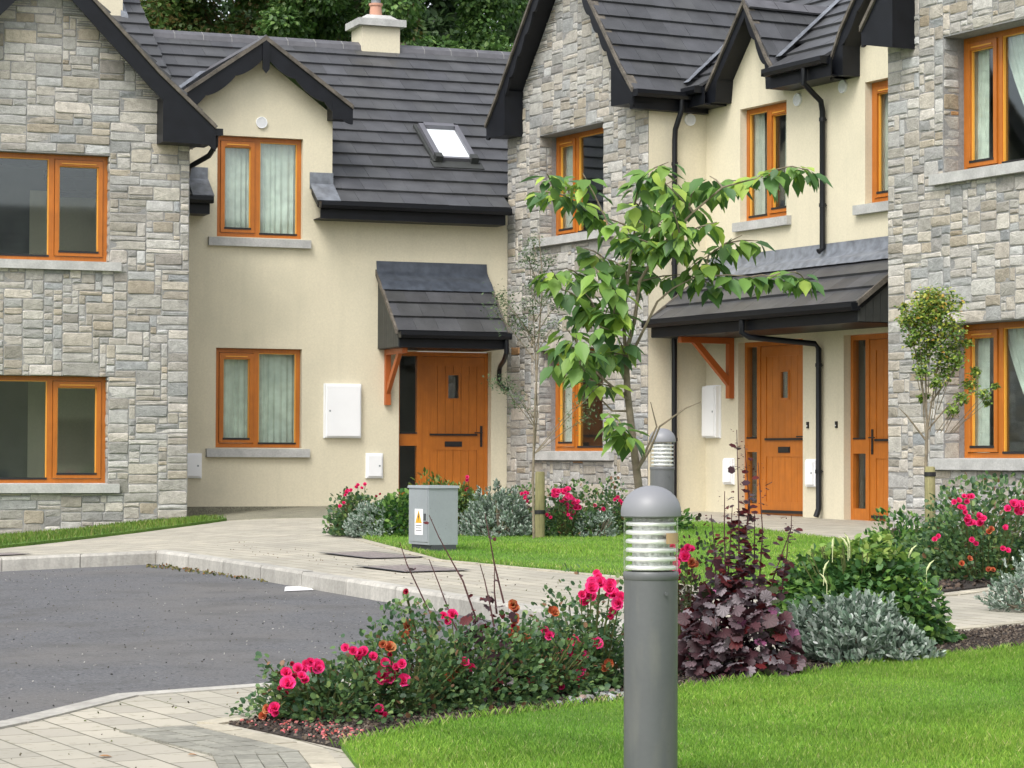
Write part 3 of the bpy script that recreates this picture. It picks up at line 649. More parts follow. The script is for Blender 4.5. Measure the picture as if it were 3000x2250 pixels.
# ================================================================ left stone house
hl = thing('stone_house', FL.P(-.22, 0, .1), 'stone gabled house at the left edge with two wide orange timber windows', 'house', 'houses round the turning area')
BL = [(-2.44, 5.42), (-1.68, 6.10), (-.825, 6.98), (-.22, 7.61)]; BR = [(2.0, 5.42), (1.24, 6.10), (.385, 6.98), (-.22, 7.61)]
wl = [(-1.12, .69, 3.66, 5.04), (-1.12, .69, .80, 2.185)]
m = stone_gable(hl, FL, -2.19, 1.74, .05, 5.25, wl, BL, BR, 3, .35, 1.25)
m.mi = 0; sidequads(m, FL, -2.19, 1.74, 8, -.5, 5.4)
m.build('wall', ['mortar', 'stone'], hl)
for (a, b, c, d), sd_ in zip(wl, (1, 2)):
    window(hl, FL, a, b, c+.005, d, -.13, -.04, 1, None, (a-.1, b+.145, c+.01, .07), sd_)
barge(hl, FL, BR, .35, .30, .0, 1, [(1.30, 5.80), (1.30, 5.215), (1.93, 5.20), (2.0, 5.40)])
barge(hl, FL, BL, .35, .30, .0, 1, [(-1.74, 5.80), (-1.74, 5.215), (-2.37, 5.20), (-2.44, 5.40)])
roof_gable_slopes(hl, FL, BL, BR, .35, -5, 11)
fs = Fr(FL.P(1.95, 0, 0), 21+90); fs.u = -FL.n; fs.n = FL.u
gutter(hl, fs, -.33, 1.3, .03, 5.42)
pipe(hl, [FL.P(2.04, .18, 5.34), FL.P(2.04, .18, 5.22), FL.P(2.0, .0, 5.10), FL.P(1.82, -.35, 4.98), FL.P(1.80, -.5, 4.7), FL.P(1.80, -.5, .3)])
o, al, up = plane_roof(hl, FM, 4.98, .35, .7, 17, .355, lambda k: [(-9, -.81 if k > 5 else -1.5)], 5, -5, None)
d = MB(); p = [al(-9, 2.1)-up*.02, al(-.80, 2.1)-up*.02, al(-.80, 6.1)-up*.02, al(-9, 6.1)-up*.02]; d.prism(p, [q-up*.16 for q in p]); d.build('roof_deck', 'fascia', o)
chimney(hl, FM, -2.05, -1.17, -3.62, -4.5, 6.5, 9.3)
m = MB(); c_ = 1/math.hypot(1, .7); m.prism([FM.P(-1.2, -3.6, 7.70), FM.P(-1.10, -3.55, 7.68), FM.P(-1.10, -3.9, 7.93), FM.P(-1.2, -3.9, 7.93)], [FM.P(-1.2, -3.6, 7.86), FM.P(-1.10, -3.55, 7.78), FM.P(-1.10, -3.9, 8.03), FM.P(-1.2, -3.9, 8.1)]); m.build('flashing', 'lead', hl)
# ================================================================ cream house in the middle
hm = thing('rendered_house', FM.P(1.3, 0, .48), 'cream rendered house at the back with scalloped dormer, roof window and one orange door', 'house', 'houses round the turning area')
W1 = (-.622, .604, 4.19, 5.59); W2 = (-.622, .604, 1.28, 2.655); DM = (2.03, 3.42, .46, 2.665)
m = MB(); wallface(m, FM, -3.2, -1.07, -.6, 4.72); wallface(m, FM, -1.07, 1.03, -.6, 5.95, [W1, W2], .1, gable=[(-.02, 6.72)]); wallface(m, FM, 1.03, 3.75, -.6, 4.72, [DM], .18)
for u in (-1.07, 1.03): m.add([FM.P(u, 0, 4.3), FM.P(u, -2.6, 4.3), FM.P(u, -2.6, 6.02), FM.P(u, 0, 6.02)], [(0, 1, 2, 3)])
m.build('wall', 'render', hm)
window(hm, FM, *W1, -.085, -.03, 0, 'net', (-.75, .71, 4.185, .07), 3)
window(hm, FM, *W2, -.085, -.03, 0, 'net', (-.76, .71, 1.275, .07), 4)
door(hm, FM, *DM[:2], .5, 2.66, -.13, (2.42, 3.375), False)
o, al, up = plane_roof(hm, FM, 4.68, .35, .7, 14, 5.03/14, lambda k: ([(-3, -.76), (.73, 3.58)] if k < 1 else [(-3, -1.08), (1.035, 3.9 if k < 2 else 5.25)] if k < 9 else [(-3, 5.25)]), 6, -3.8, None)
d = MB()
for a, b, s0, s1 in ((-3, -.76, 0, .42), (.73, 3.5, 0, .42), (-3, -1.09, .45, 3.3), (1.05, 5.0, .45, 3.3), (-3, 5.3, 3.3, 5.05)):
    p = [al(a, s0)-up*.02, al(b, s0)-up*.02, al(b, s1)-up*.02, al(a, s1)-up*.02]; d.prism(p, [q-up*.06 for q in p])
d.build('roof_deck', 'fascia', o)
m = MB(); x = -.8; rz = 4.68+.7*4.13
while x < 5.3:
    m.wz(FM, [(-3.62, rz-.13), (-3.66, rz-.0), (-3.78, rz+.07), (-3.95, rz-.10), (-3.9, rz-.14), (-3.78, rz), (-3.68, rz-.13)], x, min(5.3, x+.435)); x += .445
m.build('ridge', 'ridge', hm)
m = MB(); x = -.8+.44
while x < 5.2:
    m = MB(); m.wz(FM, [(-3.63, rz-.12), (-3.655, rz+.003), (-3.78, rz+.073), (-3.8, rz), (-3.7, rz-.12)], x-.005, x+.005); x += .445; m.build('mortar_joint', 'mortar', hm)
chimney(hm, FM, 2.60, 3.22, -3.6, -4.15, 7.0, 7.88)
# dormer roof
DL = [(-1.27, 6.02), (-.01, 6.91)]; DR = [(1.25, 6.02), (-.01, 6.91)]
barge(hm, FM, DL, .25, .22, .06, 3, [(-.97, 6.12), (-.97, 5.86), (-1.2, 5.86), (-1.27, 6.01)])
barge(hm, FM, DR, .25, .22, .06, 3, [(.95, 6.12), (.95, 5.86), (1.18, 5.86), (1.25, 6.01)])
roof_gable_slopes(hm, FM, DL, DR, .25, -2.85, 13)
m = MB(); m.uz(FM, [(-.06, 6.9), (-.06, 6.5), (-.01, 6.44), (.04, 6.5), (.04, 6.9)], .25, .275); m.build('finial', 'fascia', hm)
m = MB()   # lead valley beside the dormer and the flashings at its feet
vv = [FM.P(-1.36, -1.52, 6.04), FM.P(-1.27, -1.46, 6.06), FM.P(-.14, -2.62, 6.87), FM.P(-.20, -2.74, 6.88)]; m.prism(vv, [q-Vector((0, 0, .03)) for q in vv]); m.build('flashing', 'lead', hm)
for a, b in ((.70, 1.04), (-1.06, -.76)):
    m = MB()
    m.prism([al(a, -.02)+up*.05, al(b, -.02)+up*.05, al(b, .42)+up*.06, al(a, .42)+up*.06], [al(a, -.02)+up*.035, al(b, -.02)+up*.035, al(b, .42)+up*.035, al(a, .42)+up*.035])
    m.box(FM, a, b, .001, .02, 4.9, 5.13)
    m.build('flashing', 'lead', hm)
gutter(hm, FM, .74, 3.55, .34, 4.69); gutter(hm, FM, -1.3, -.79, .34, 4.69)
for a, b in ((.76, 3.50), (-1.3, -.81)): fascia(hm, FM, a, b, .34, 4.46, 4.68)
# roof window
g = lambda u, s, h: al(u, s)+up*h
def rbox(mb, u0, u1, s0, s1, h0, h1): mb.prism([g(u0, s0, h0), g(u1, s0, h0), g(u1, s1, h0), g(u0, s1, h0)], [g(u0, s0, h1), g(u1, s0, h1), g(u1, s1, h1), g(u0, s1, h1)])
m = MB(); a, b, c, d = 2.80, 3.42, 1.30, 2.30
rbox(m, a, a+.075, c, d, .03, .13); rbox(m, b-.075, b, c, d, .03, .13); rbox(m, a+.075, b-.075, d-.09, d, .03, .15); rbox(m, a+.075, b-.075, c, c+.05, .03, .10)
rw = m.build('roof_window', 'alu', hm)
m = MB(); rbox(m, a+.075, b-.075, c+.05, d-.09, .04, .085); m.build('pane', 'skyglass', rw)
m = MB(); rbox(m, a-.05, a-.003, c-.06, d+.06, .03, .07); rbox(m, b+.003, b+.05, c-.06, d+.06, .03, .07); rbox(m, a-.08, b+.08, c-.20, c-.005, .036, .052); rbox(m, a-.02, a+.09, c-.06, c+.06, .05, .15); rbox(m, b-.09, b+.02, c-.06, c+.06, .05, .15); m.build('window_flashing', 'board', rw)
vent(hm, FM, .0, 5.79)
meterbox(hm, FM, .93, 1.45, 1.43, 2.17); meterbox(hm, FM, 1.55, 1.78, .87, 1.2, .06, False); meterbox(hm, FM, -1.2, -.83, .87, 1.19, .06, False)
# porch
def porch(parent, fr, u0, u1, zt, ze, we, brs, seed, lead_w, bw, lm='lead'):
    tan = (zt-ze)/we; c = 1/math.hypot(1, tan); Ls = we/c; n = 3; gauge = (Ls-lead_w)/n
    o, al, up = plane_roof(parent, fr, ze, we, tan, n, gauge, lambda k: [(u0, u1)], seed, 0, None); o.name = 'porch_roof'
    q = lambda a, s, h: al(a, s)+up*h
    d = MB(); p = [q(u0+.01, .01, -.02), q(u1-.01, .01, -.02), q(u1-.01, Ls, -.02), q(u0+.01, Ls, -.02)]; d.prism(p, [v-up*.05 for v in p]); d.build('roof_deck', 'fascia', o)
    l = MB(); N = 10; nu = 40; rd = random.Random(seed)
    prof = [(Ls-lead_w-.05, .040)]+[(Ls-lead_w+lead_w*i/6, .047+.012*math.sin(i)) for i in range(7)]
    rows = [[q(u0-.02+(u1-u0+.04)*i/nu, s, h+rd.uniform(-.003, .003)) for i in range(nu+1)] for s, h in prof]
    rows.append([fr.P(u0-.02+(u1-u0+.04)*i/nu, .012, zt+.16) for i in range(nu+1)])
    l.add([v for r in rows for v in r], [(j*(nu+1)+i, j*(nu+1)+i+1, (j+1)*(nu+1)+i+1, (j+1)*(nu+1)+i) for j in range(len(rows)-1) for i in range(nu)])
    l.build('lead_flashing', lm, o, smooth=True)
    for u in (u0-.03, u1):
        v = MB(); v.prism([fr.P(u, we+.03, ze-.03), fr.P(u+.03, we+.03, ze-.03), fr.P(u+.03, 0, zt-.05), fr.P(u, 0, zt-.05)], [fr.P(u, we+.03, ze+.035), fr.P(u+.03, we+.03, ze+.035), fr.P(u+.03, 0, zt+.04), fr.P(u, 0, zt+.04)])
        v.build('verge', 'verge', o)
    for u in (u0+.01, u1-.03):
        nb = 9; b = MB()
        for i in range(nb):
            w0_ = we*i/nb+.002; w1_ = we*(i+1)/nb-.004; zz = lambda w_: zt-.06-(zt-ze)*w_/we
            b.wz(fr, [(w0_, ze-.2), (w1_, ze-.2), (w1_, zz(w1_)), (w0_, zz(w0_))], u, u+.02)
        b.build('side_boarding', 'board', o)
    f = MB(); f.box(fr, u0+.03, u1-.03, we-.02, we, ze-.21, ze-.01); f.box(fr, u0+.03, u1-.03, .002, we-.02, ze-.21, ze-.195); f.build('fascia', 'fascia', o)
    for u in brs:
        k = MB(); zt_ = ze-.21; k.box(fr, u, u+bw, .002, .075, zt_-.78, zt_); k.box(fr, u, u+bw, .075, .80, zt_-.075, zt_)
        k.wz(fr, [(.076, zt_-.62), (.076, zt_-.50), (.50, zt_-.076), (.60, zt_-.076)], u+.01, u+bw-.01); k.build('porch_bracket', 'bracket', parent)
    return o
porch(hm, FM, 1.70, 3.32, 3.76, 2.88, .9, (1.81,), 21, .36, .075, 'leadd')
gutter(hm, FM, 1.72, 3.34, .9, 2.89)
m = MB(); m.box(FM, -3.2, 3.75, .0, .012, -.3, .47); m.build('plinth_band', 'gravel', hm)
pipe(hm, [FM.P(3.29, .95, 2.80), FM.P(3.29, .95, 2.62), FM.P(3.33, .75, 2.52), FM.P(3.50, .15, 2.46), FM.P(3.52, .06, 2.40), FM.P(3.52, .06, 2.22), FM.P(3.60, .05, 2.15), FM.P(3.70, .05, 2.12)], .034)
# ================================================================ middle stone gable house
hb = thing('stone_house', FB.P(1.96, 0, .48), 'narrow stone gabled house in the middle, behind the leafy young tree', 'house', 'houses round the turning area')
BL = [(-.10, 5.90), (.25, 6.28), (1.985, 8.36)]; BR = [(4.05, 5.90), (3.70, 6.28), (1.985, 8.36)]
wb = [(.947, 2.762, 4.22, 5.67), (.947, 2.762, 1.24, 2.655)]
m = stone_gable(hb, FB, 0, 3.93, .48, 5.75, wb, BL, BR, 5, .3, 1.1)
m.mi = 0; sidequads(m, FB, 0, 3.93, 9, -.3, 5.8, 'lb'); m.build('wall', ['mortar', 'stone'], hb)
m = MB(); wallface(m, FS, .006, .9, -.3, 5.85); m.build('side_wall', 'render', hb)
for (a, b, c, d), sd_ in zip(wb, (5, 6)):
    window(hb, FB, a, b, c+.005, d, -.27, 1.56, 0, 'sides' if sd_ == 5 else 'left', (a-.15, b+.3, c+.01, .08), sd_)
for Lr, bx in ((BR, [(3.48, 6.36), (3.48, 5.77), (4.02, 5.75), (4.05, 5.88)]), (BL, [(.47, 6.36), (.47, 5.72), (-.06, 5.74), (-.10, 5.88)])): barge(hb, FB, Lr, .3, .18, .09, 9, bx)
roof_gable_slopes(hb, FB, BL, BR, .3, -8.5, 17)
gutter(hb, FS, -.3, .80, .12, 5.92); m = MB(); m.box(FS, -.28, .85, .002, .12, 5.68, 5.9); m.build('fascia', 'fascia', hb)
pipe(hb, [FS.P(.40, .18, 5.84), FS.P(.40, .18, 5.70), FS.P(.37, .07, 5.45), FS.P(.37, .055, 5.3), FS.P(.37, .055, .25)], .036, [(FS.P(.37, .055, z), -FS.n) for z in (5.0, 3.7, 2.75, 1.4)])
vent(hb, FS, .63, 5.60)
meterbox(hb, FS, .80, .885, 1.43, 2.1) if False else None
# ================================================================ cream terrace with two doors
he = thing('rendered_house', FE.P(2.8, 0, .4), 'cream rendered terrace with two orange doors under one long lean-to porch', 'house', 'houses round the turning area')
E1 = (.82, 1.888, 4.20, 5.655); E2 = (3.56, 4.62, 4.20, 5.655); D1 = (.78, 2.25, .38, 2.65); D2 = (3.12, 4.6, .36, 2.65)
m = MB(); wallface(m, FE, 0, 5.6, -.3, 5.95, [E1, E2, D1, D2], .12); m.add([FE.P(u, 0, z) for u, z in ((.35, 5.95), (2.0, 5.95), (1.22, 6.78))], [(0, 1, 2)]); m.add([FE.P(u, 0, z) for u, z in ((3.1, 5.95), (4.9, 5.95), (4.0, 6.95))], [(0, 1, 2)])
m.build('wall', 'render', he)
window(he, FE, *E1, -.1, 1.33, 1, 'sides', (.74, 2.0, 4.20, .07), 7); window(he, FE, *E2, -.1, 4.05, 0, 'left', (3.40, 4.76, 4.20, .07), 8)
door(he, FE, *D1[:2], .42, 2.65, -.10, (1.14, 2.21), False); door(he, FE, *D2[:2], .40, 2.65, -.10, (3.5, 4.56), True)
o, al, up = plane_roof(he, FE, 5.97, .35, .7, 9, .355, lambda k: ([(-.05, .42), (2.0, 3.25)] if k == 0 else [(-.6, .4), (2.0, 3.25), (4.9, 5.5)] if k == 1 else [(-1.5, 5.5)]), 8, -2.4, None)
d = MB()
for a, b, s0, s1 in ((0, .42, 0, .7), (2.0, 3.25, 0, .7), (0, 5.5, .5, 3.1)):
    p = [al(a, s0)-up*.02, al(b, s0)-up*.02, al(b, s1)-up*.02, al(a, s1)-up*.02]; d.prism(p, [q-up*.06 for q in p])
d.build('roof_deck', 'fascia', o)
g1l = [(.42, 5.93), (1.30, 6.93)]; g1r = [(2.03, 5.93), (1.83, 6.14), (1.30, 6.93)]; g2l = [(3.2, 5.88), (3.42, 6.26), (4.05, 7.0)]; g2r = [(4.9, 5.93), (4.68, 6.26), (4.05, 7.0)]
barge(he, FE, g1l, .25, .18, .0, 1, [(.66, 6.05), (.62, 5.76), (.40, 5.76), (.38, 5.9)]); barge(he, FE, g1r, .25, .14, .08, 3, [(1.78, 6.05), (1.80, 5.78), (2.05, 5.78), (2.03, 5.9)])
barge(he, FE, g2l, .25, .18, .05, 3, [(3.46, 6.1), (3.46, 5.74), (3.2, 5.74), (3.2, 5.88)]); barge(he, FE, g2r, .25, .14, .05, 3, None)
roof_gable_slopes(he, FE, g1l, g1r, .25, -1.5, 19); roof_gable_slopes(he, FE, g2l, g2r, .25, -1.6, 20)
m = MB()   # lead valleys: inner corner of the roofs and beside the first gablet
def strip(pts, dx, dz=.05):
    for p, q in zip(pts, pts[1:]): m.add([p-dx+Vector((0, 0, dz)), p+dx+Vector((0, 0, dz)), q+dx+Vector((0, 0, dz)), q-dx+Vector((0, 0, dz))], [(0, 1, 2, 3)])
strip([FE.P(.02, .35, 5.99), FE.P(-.45, -.50, 6.57), FE.P(-1.0, -1.49, 7.26)], FE.u*.11+Vector((0, 0, .0)), .09)
m.build('valley_flashing', 'lead', he); m = MB(); strip([FE.P(1.97, .18, 6.10), FE.P(1.32, -1.22, 7.06)], FE.u*.07, .075); m.build('valley_flashing', 'lead', he)
gutter(he, FE, 2.03, 3.30, .35, 5.98); gutter(he, FE, .13, .46, .35, 5.98)
m = MB(); m.box(FE, 2.05, 3.35, .33, .35, 5.74, 5.96); m.box(FE, 2.05, 3.35, .002, .33, 5.74, 5.76); m.build('fascia', 'fascia', he); m = MB(); m.box(FE, .12, .5, .33, .35, 5.74, 5.96); m.box(FE, .02, .5, .002, .33, 5.74, 5.76); m.build('fascia', 'fascia', he)
pipe(he, [FE.P(2.87, .41, 5.90), FE.P(2.87, .41, 5.70), FE.P(2.78, .10, 5.52), FE.P(2.76, .06, 5.40), FE.P(2.76, .06, 3.72), FE.P(2.76, .12, 3.68)], .036, [(FE.P(2.76, .06, z), -FE.n) for z in (5.3, 4.25)])
porch(he, FE, .12, 4.72, 3.62, 2.92, .92, (.60,), 23, .22, .09)
gutter(he, FE, .10, 4.74, .92, 2.93)
pipe(he, [FE.P(2.38, .98, 2.86), FE.P(2.38, .98, 2.68), FE.P(2.42, .90, 2.63), FE.P(2.66, .10, 2.56), FE.P(2.68, .06, 2.50), FE.P(2.68, .06, .55), FE.P(2.68, .10, .45)], .036, [(FE.P(2.68, .06, z), -FE.n) for z in (2.3, 1.0)])
vent(he, FE, 2.15, 5.62); vent(he, FE, 3.12, 5.66)
meterbox(he, FE, .04, .37, 1.43, 2.10, .1, False); meterbox(he, FE, .48, .70, .83, 1.15, .06, False); meterbox(he, FE, 2.36, 2.57, .82, 1.14, .06, False)
for u in (2.37, 2.98):
    m = MB(); m.box(FE, u-.018, u+.018, 0.001, .02, 1.53, 1.61); b_ = m.build('door_bell', 'rubber', he); m = MB(); m.tube([FE.P(u, .02, 1.56), FE.P(u, .026, 1.56)], .008, 8); m.build('button', 'white', b_)
# ================================================================ right stone house
hr = thing('stone_house', FR.P(.6, 0, .35), 'stone gabled house cut off by the right edge, nearest to the camera', 'house', 'houses round the turning area')
BL = [(-1.46, 5.88), (-1.12, 6.26), (.6, 8.34)]; BR = [(2.66, 5.88), (2.32, 6.26), (.6, 8.34)]
wr = [(-.378, 1.43, 4.21, 5.68), (-.378, 1.43, 1.16, 2.60)]
m = stone_gable(hr, FR, -1.375, 2.56, .35, 5.75, wr, BL, BR, 9, .3, 1.05)
m.mi = 0; sidequads(m, FR, -1.375, 2.56, 8, -.3, 5.8); m.build('wall', ['mortar', 'stone'], hr)
for (a, b, c, d), sd_ in zip(wr, (9, 10)):
    window(hr, FR, a, b, c+.005, d, -.27, .24, 0, 'swag', (a-.16, b+.16, c+.01, .08), sd_)
barge(hr, FR, BL, .3, .18, .06, 9, [(-.88, 6.36), (-.88, 5.62), (-1.42, 5.72), (-1.46, 5.86)]); barge(hr, FR, BR, .3, .18, .06, 9, None)
roof_gable_slopes(hr, FR, BL, BR, .3, -7, 25)

# ================================================================ house across the turning area (outside the frame; mirrored in the window panes)
fo = Fr((10.5, 2.5), 30.6+180); fo = Fr((24.0, 3.0), 209)
ho = thing('rendered_house', fo.P(8, 0, G(17, -1)), 'cream house across the turning area with a slate roof, outside the frame', 'house', 'houses round the turning area')
m = MB(); m.box(fo, 0, 18, -8, 0, -.5, 5.2); m.build('wall', 'render', ho)
o, al, up = plane_roof(ho, fo, 5.1, .35, .8, 15, .38, lambda k: [(-.2, 18.2)], 77, -4, None)
d = MB(); q_ = [al(-.2, 0)-up*.02, al(18.2, 0)-up*.02, al(18.2, 5.7)-up*.02, al(-.2, 5.7)-up*.02]; d.prism(q_, [v-up*.08 for v in q_]); d.build('roof_deck', 'fascia', o)
for u in (1.5, 5, 8.5, 12, 15.5):
    for z in (.9, 3.4): m = MB(); m.box(fo, u, u+1.2, 0, .02, z, z+1.3); m.build('window', 'rubber', ho)
# ================================================================ bollard lights
def bollard(x, y, ztop, label, tape):
    g_ = G(x, y); t = thing('bollard_light', (x, y, g_), label, 'bollard light', 'grey bollard lights')
    V = lambda z: Vector((x, y, z)); r = .083
    m = MB(); m.lathe(V(0), [(r+.004, g_-.1), (r+.004, g_+.01), (r, g_+.012), (r, ztop-.284)], 48); m.tube([V(ztop-.33)+Vector((.042, -.078, 0)), V(ztop-.33)+Vector((.0435, -.0815, 0))], .006, 8); m.build('column', 'grey', t, smooth=True)
    m = MB(); m.lathe(V(0), [(r+.0005, ztop-.29), (r+.003, ztop-.286), (r+.003, ztop-.268), (r, ztop-.264), (.02, ztop-.263)], 48); m.build('collar', 'grey', t, smooth=True)
    m = MB(); m.lathe(V(0), [(.088, ztop-.098), (.093, ztop-.094), (.0935, ztop-.082)]+[(.093*math.cos(a), ztop-.080+.080*math.sin(a)) for a in [R_(q) for q in (8, 18, 28, 38, 48, 58, 68, 78, 86)]], 48); m.build('dome_cap', 'dome', t, smooth=True)
    m = MB(); m.lathe(V(0), [(.084, ztop-.262), (.084, ztop-.098)], 48, cap=False); m.build('lens', 'lens', t, smooth=True)
    m = MB(); m.lathe(V(0), [(.058, ztop-.262), (.058, ztop-.1)], 24); m.build('lamp_core', 'core', t, smooth=True)
    for k in range(6):
        z = ztop-.253+k*.027; m = MB(); m.lathe(V(z), [(.050, .008), (.070, .008), (.077, .005), (.0785, 0), (.077, -.005), (.070, -.006), (.050, -.004)], 40, cap=False); m.build('louvre', 'silver', t, smooth=True)
    if tape:
        m = MB(); n = 6; a0, a1 = R_(-60), R_(-14); pts = [(a0+(a1-a0)*i/n) for i in range(n+1)]
        m.add([V(z)+Vector((.0852*math.cos(a), .0852*math.sin(a), 0)) for z in (ztop-.178, ztop-.145) for a in pts], [(i, i+1, n+2+i, n+1+i) for i in range(n)]); m.build('tape_patch', 'tape', t)
bollard(.43, 7.9, 1.075, 'large foreground grey bollard light with a domed cap and tan tape on its lens', True)
bollard(1.04, 17.7, 1.365, 'small distant grey bollard light standing behind the slim tree trunk', False)
# ================================================================ utility cabinet
fc = Fr((-.92, 22.96), -62.2); t = thing('utility_cabinet', fc.P(.2, -.14, G(-.8, 22.8)), 'small grey steel utility cabinet with a yellow warning label, on the paving edge', 'utility cabinet')
m = MB(); m.box(fc, 0, .41, -.285, 0, .385, .885); m.prism([fc.P(u, w_, .885) for u, w_ in ((-.012, .012), (.422, .012), (.422, -.297), (-.012, -.297))], [fc.P(u, w_, .908) for u, w_ in ((-.006, .006), (.416, .006), (.416, -.291), (-.006, -.291))]); m.build('body', 'cab', t)
m = MB(); m.box(fc, .02, .39, .0, .006, .41, .87); dd = m.build('cabinet_door', 'cab', t); m = MB(); m.box(fc, .33, .36, .006, .014, .60, .66); m.build('lock', 'plinth', dd)
m = MB(); m.box(fc, .0, .41, -.27, -.03, .2, .384); m.build('plinth', 'plinth', t)
m = MB(); m.box(fc, .14, .30, .0062, .0085, .47, .70); lb = m.build('warning_label', 'white', t)
m = MB(); m.uz(fc, [(.155, .575), (.285, .575), (.22, .69)], .0086, .010); tr = m.build('warning_triangle', 'yellow', lb)
m = MB(); m.uz(fc, [(.222, .665), (.208, .625), (.219, .627), (.212, .588), (.234, .636), (.223, .634), (.230, .662)], .0101, .0112)
for i in range(3): m.box(fc, .16, .28-.015*(i % 2), .0086, .0096, .55-.022*i, .556-.022*i)
m.build('label_marking', 'ink', lb)
# ================================================================ stakes
def stake(x, y, z, label):
    t = thing('tree_stake', (x, y, G(x, y)), label, 'tree stake', 'round timber tree stakes')
    m = MB(); m.lathe((x, y, 0), [(.05, G(x, y)-.05), (.049, .7), (.047, z-.012), (.038, z)], 18); m.build('post', 'post', t, smooth=True)
    zz = z-.07 if y < 24 else .62; m = MB(); n = 18; m.lathe((x, y, zz), [(.050, -.02), (.055, -.018), (.055, .018), (.050, .02)], n, cap=False)
    s = -1 if y < 24 else 1; m.box(FW, x+.04*s if s > 0 else x-.13, x+.20 if s > 0 else x-.04, y-.04, y-.03, zz-.015, zz+.015); m.build('tie_strap', 'rubber', t)
stake(.28, 25.4, 1.02, 'olive timber stake beside the wispy sapling, in front of the roses')
stake(3.83, 23.45, 1.09, 'timber stake under the small bushy topped tree at the right')
# ================================================================ plants
def rv(n): return nrm(NR.normal(size=(n, 3)))
def lump(D, seed, f=3.0):
    r = np.random.default_rng(seed); o = np.zeros(len(D))
    for i in range(7):
        k = r.normal(size=3)*f; o += np.sin(D@k+r.uniform(0, 6))
    return o/7
def bush(name, label, cat, x, y, rx, ry, h, n, T, L, cols, wts, upb=.5, mt='leaf', group=None, seed=0, stems=14, z0=0, lumpy=.55, droop=0, wd=1.0, rot=0, stemmat='gstem', top=None, inner=.45, flat=False):
    g_ = G(x, y)+z0; t = thing(name, (x, y, g_), label, cat, group)
    D = rv(n); D[:, 2] = np.abs(D[:, 2])*1.0-.12; D = nrm(D)
    rad = (inner+(1-inner)*NR.random(n)**.6)*(1+lumpy*lump(D, seed+3)+.25*lumpy*lump(D, seed+9, 9))
    ca, sa = math.cos(rot), math.sin(rot); X = D[:, 0]*rx*rad; Y = D[:, 1]*ry*rad
    P = np.c_[x+X*ca-Y*sa, y+X*sa+Y*ca, g_+.02+np.maximum(0, D[:, 2]*h*rad*.98+.0)]
    O = D*[1, 1, .8]+[0, 0, upb-droop]+rv(n)*.75; O = nrm(O)
    U = nrm(D*.5+np.array([0, 0, .8])+rv(n)*.7)
    V, F = leaves(P, O, U, NR.uniform(L[0], L[1], n), T, wd)
    C = palette(n, cols, wts, len(T[1]))
    if top is not None:
        k = np.repeat(P[:, 2] > g_+h*.72, len(T[1])) & (NR.random(len(C)) < .8); C[k] = np.repeat(palette(n, top[0], top[1], 1), len(T[1]), axis=0)[k]
    np_mesh('foliage', V, F, C, mt, t)
    m = MB(); rd = random.Random(seed)
    for i in range(stems):
        a = rd.uniform(0, 6.28); q = rd.uniform(.3, .85); hx, hy = math.cos(a)*rx*q, math.sin(a)*ry*q; px, py = x+hx*ca-hy*sa, y+hx*sa+hy*ca; hz = h*math.sqrt(max(.1, 1-q*q))*.9
        m.tube([(x+(px-x)*.15, y+(py-y)*.15, g_-.02), (x+(px-x)*.6, y+(py-y)*.6, g_+hz*.5), (px, py, g_+hz)], [.006, .005, .003], 5)
    m.build('stem', stemmat, t); return t
PK = {0: [(.55, .02, .07), (.35, .015, .05)], 1: [(.90, .05, .27), (.80, .03, .18)], 2: [(.93, .07, .32), (.82, .03, .20)], 3: [(.62, .13, .05), (.55, .24, .10), (.45, .10, .05)]}
def bloom(parent, p, k, s=1.0):
    r = {0: .013, 1: .020, 2: .029, 3: .020}[k]*s*random.uniform(.9, 1.12); c = np.array(p); ax = nrm(np.array([[random.uniform(-.5, .5), -1.0, random.uniform(.1, .9)]]))[0]
    b1 = nrm(np.cross(ax, [0, 0, 1])[None])[0]; b2 = np.cross(ax, b1); P, O, U, Ls = [], [], [], []
    for ring, (cnt, op, ln) in enumerate(((7, 1.0, 1.0), (6, .65, .85), (5, .35, .66), (4, .12, .5))):
        for i in range(cnt):
            a = 2*math.pi*i/cnt+ring*.6+random.uniform(-.15, .15); o = (b1*math.cos(a)+b2*math.sin(a))*op+ax*(1-op*.75)+np.array([random.uniform(-.12, .12) for _ in range(3)])
            P.append(c+ax*(ring*.06*r)); O.append(o); U.append(ax+.001); Ls.append(r*ln*(1.2 if k == 3 else 1.1))
    n = len(P); V, F = leaves(np.array(P), np.array(O), np.array(U), np.array(Ls), CUP, 1.25)
    C = palette(n, PK[k], [1]*len(PK[k]), 2, .15); o_ = np_mesh('flower', V, F, C, 'petal', parent); return o_
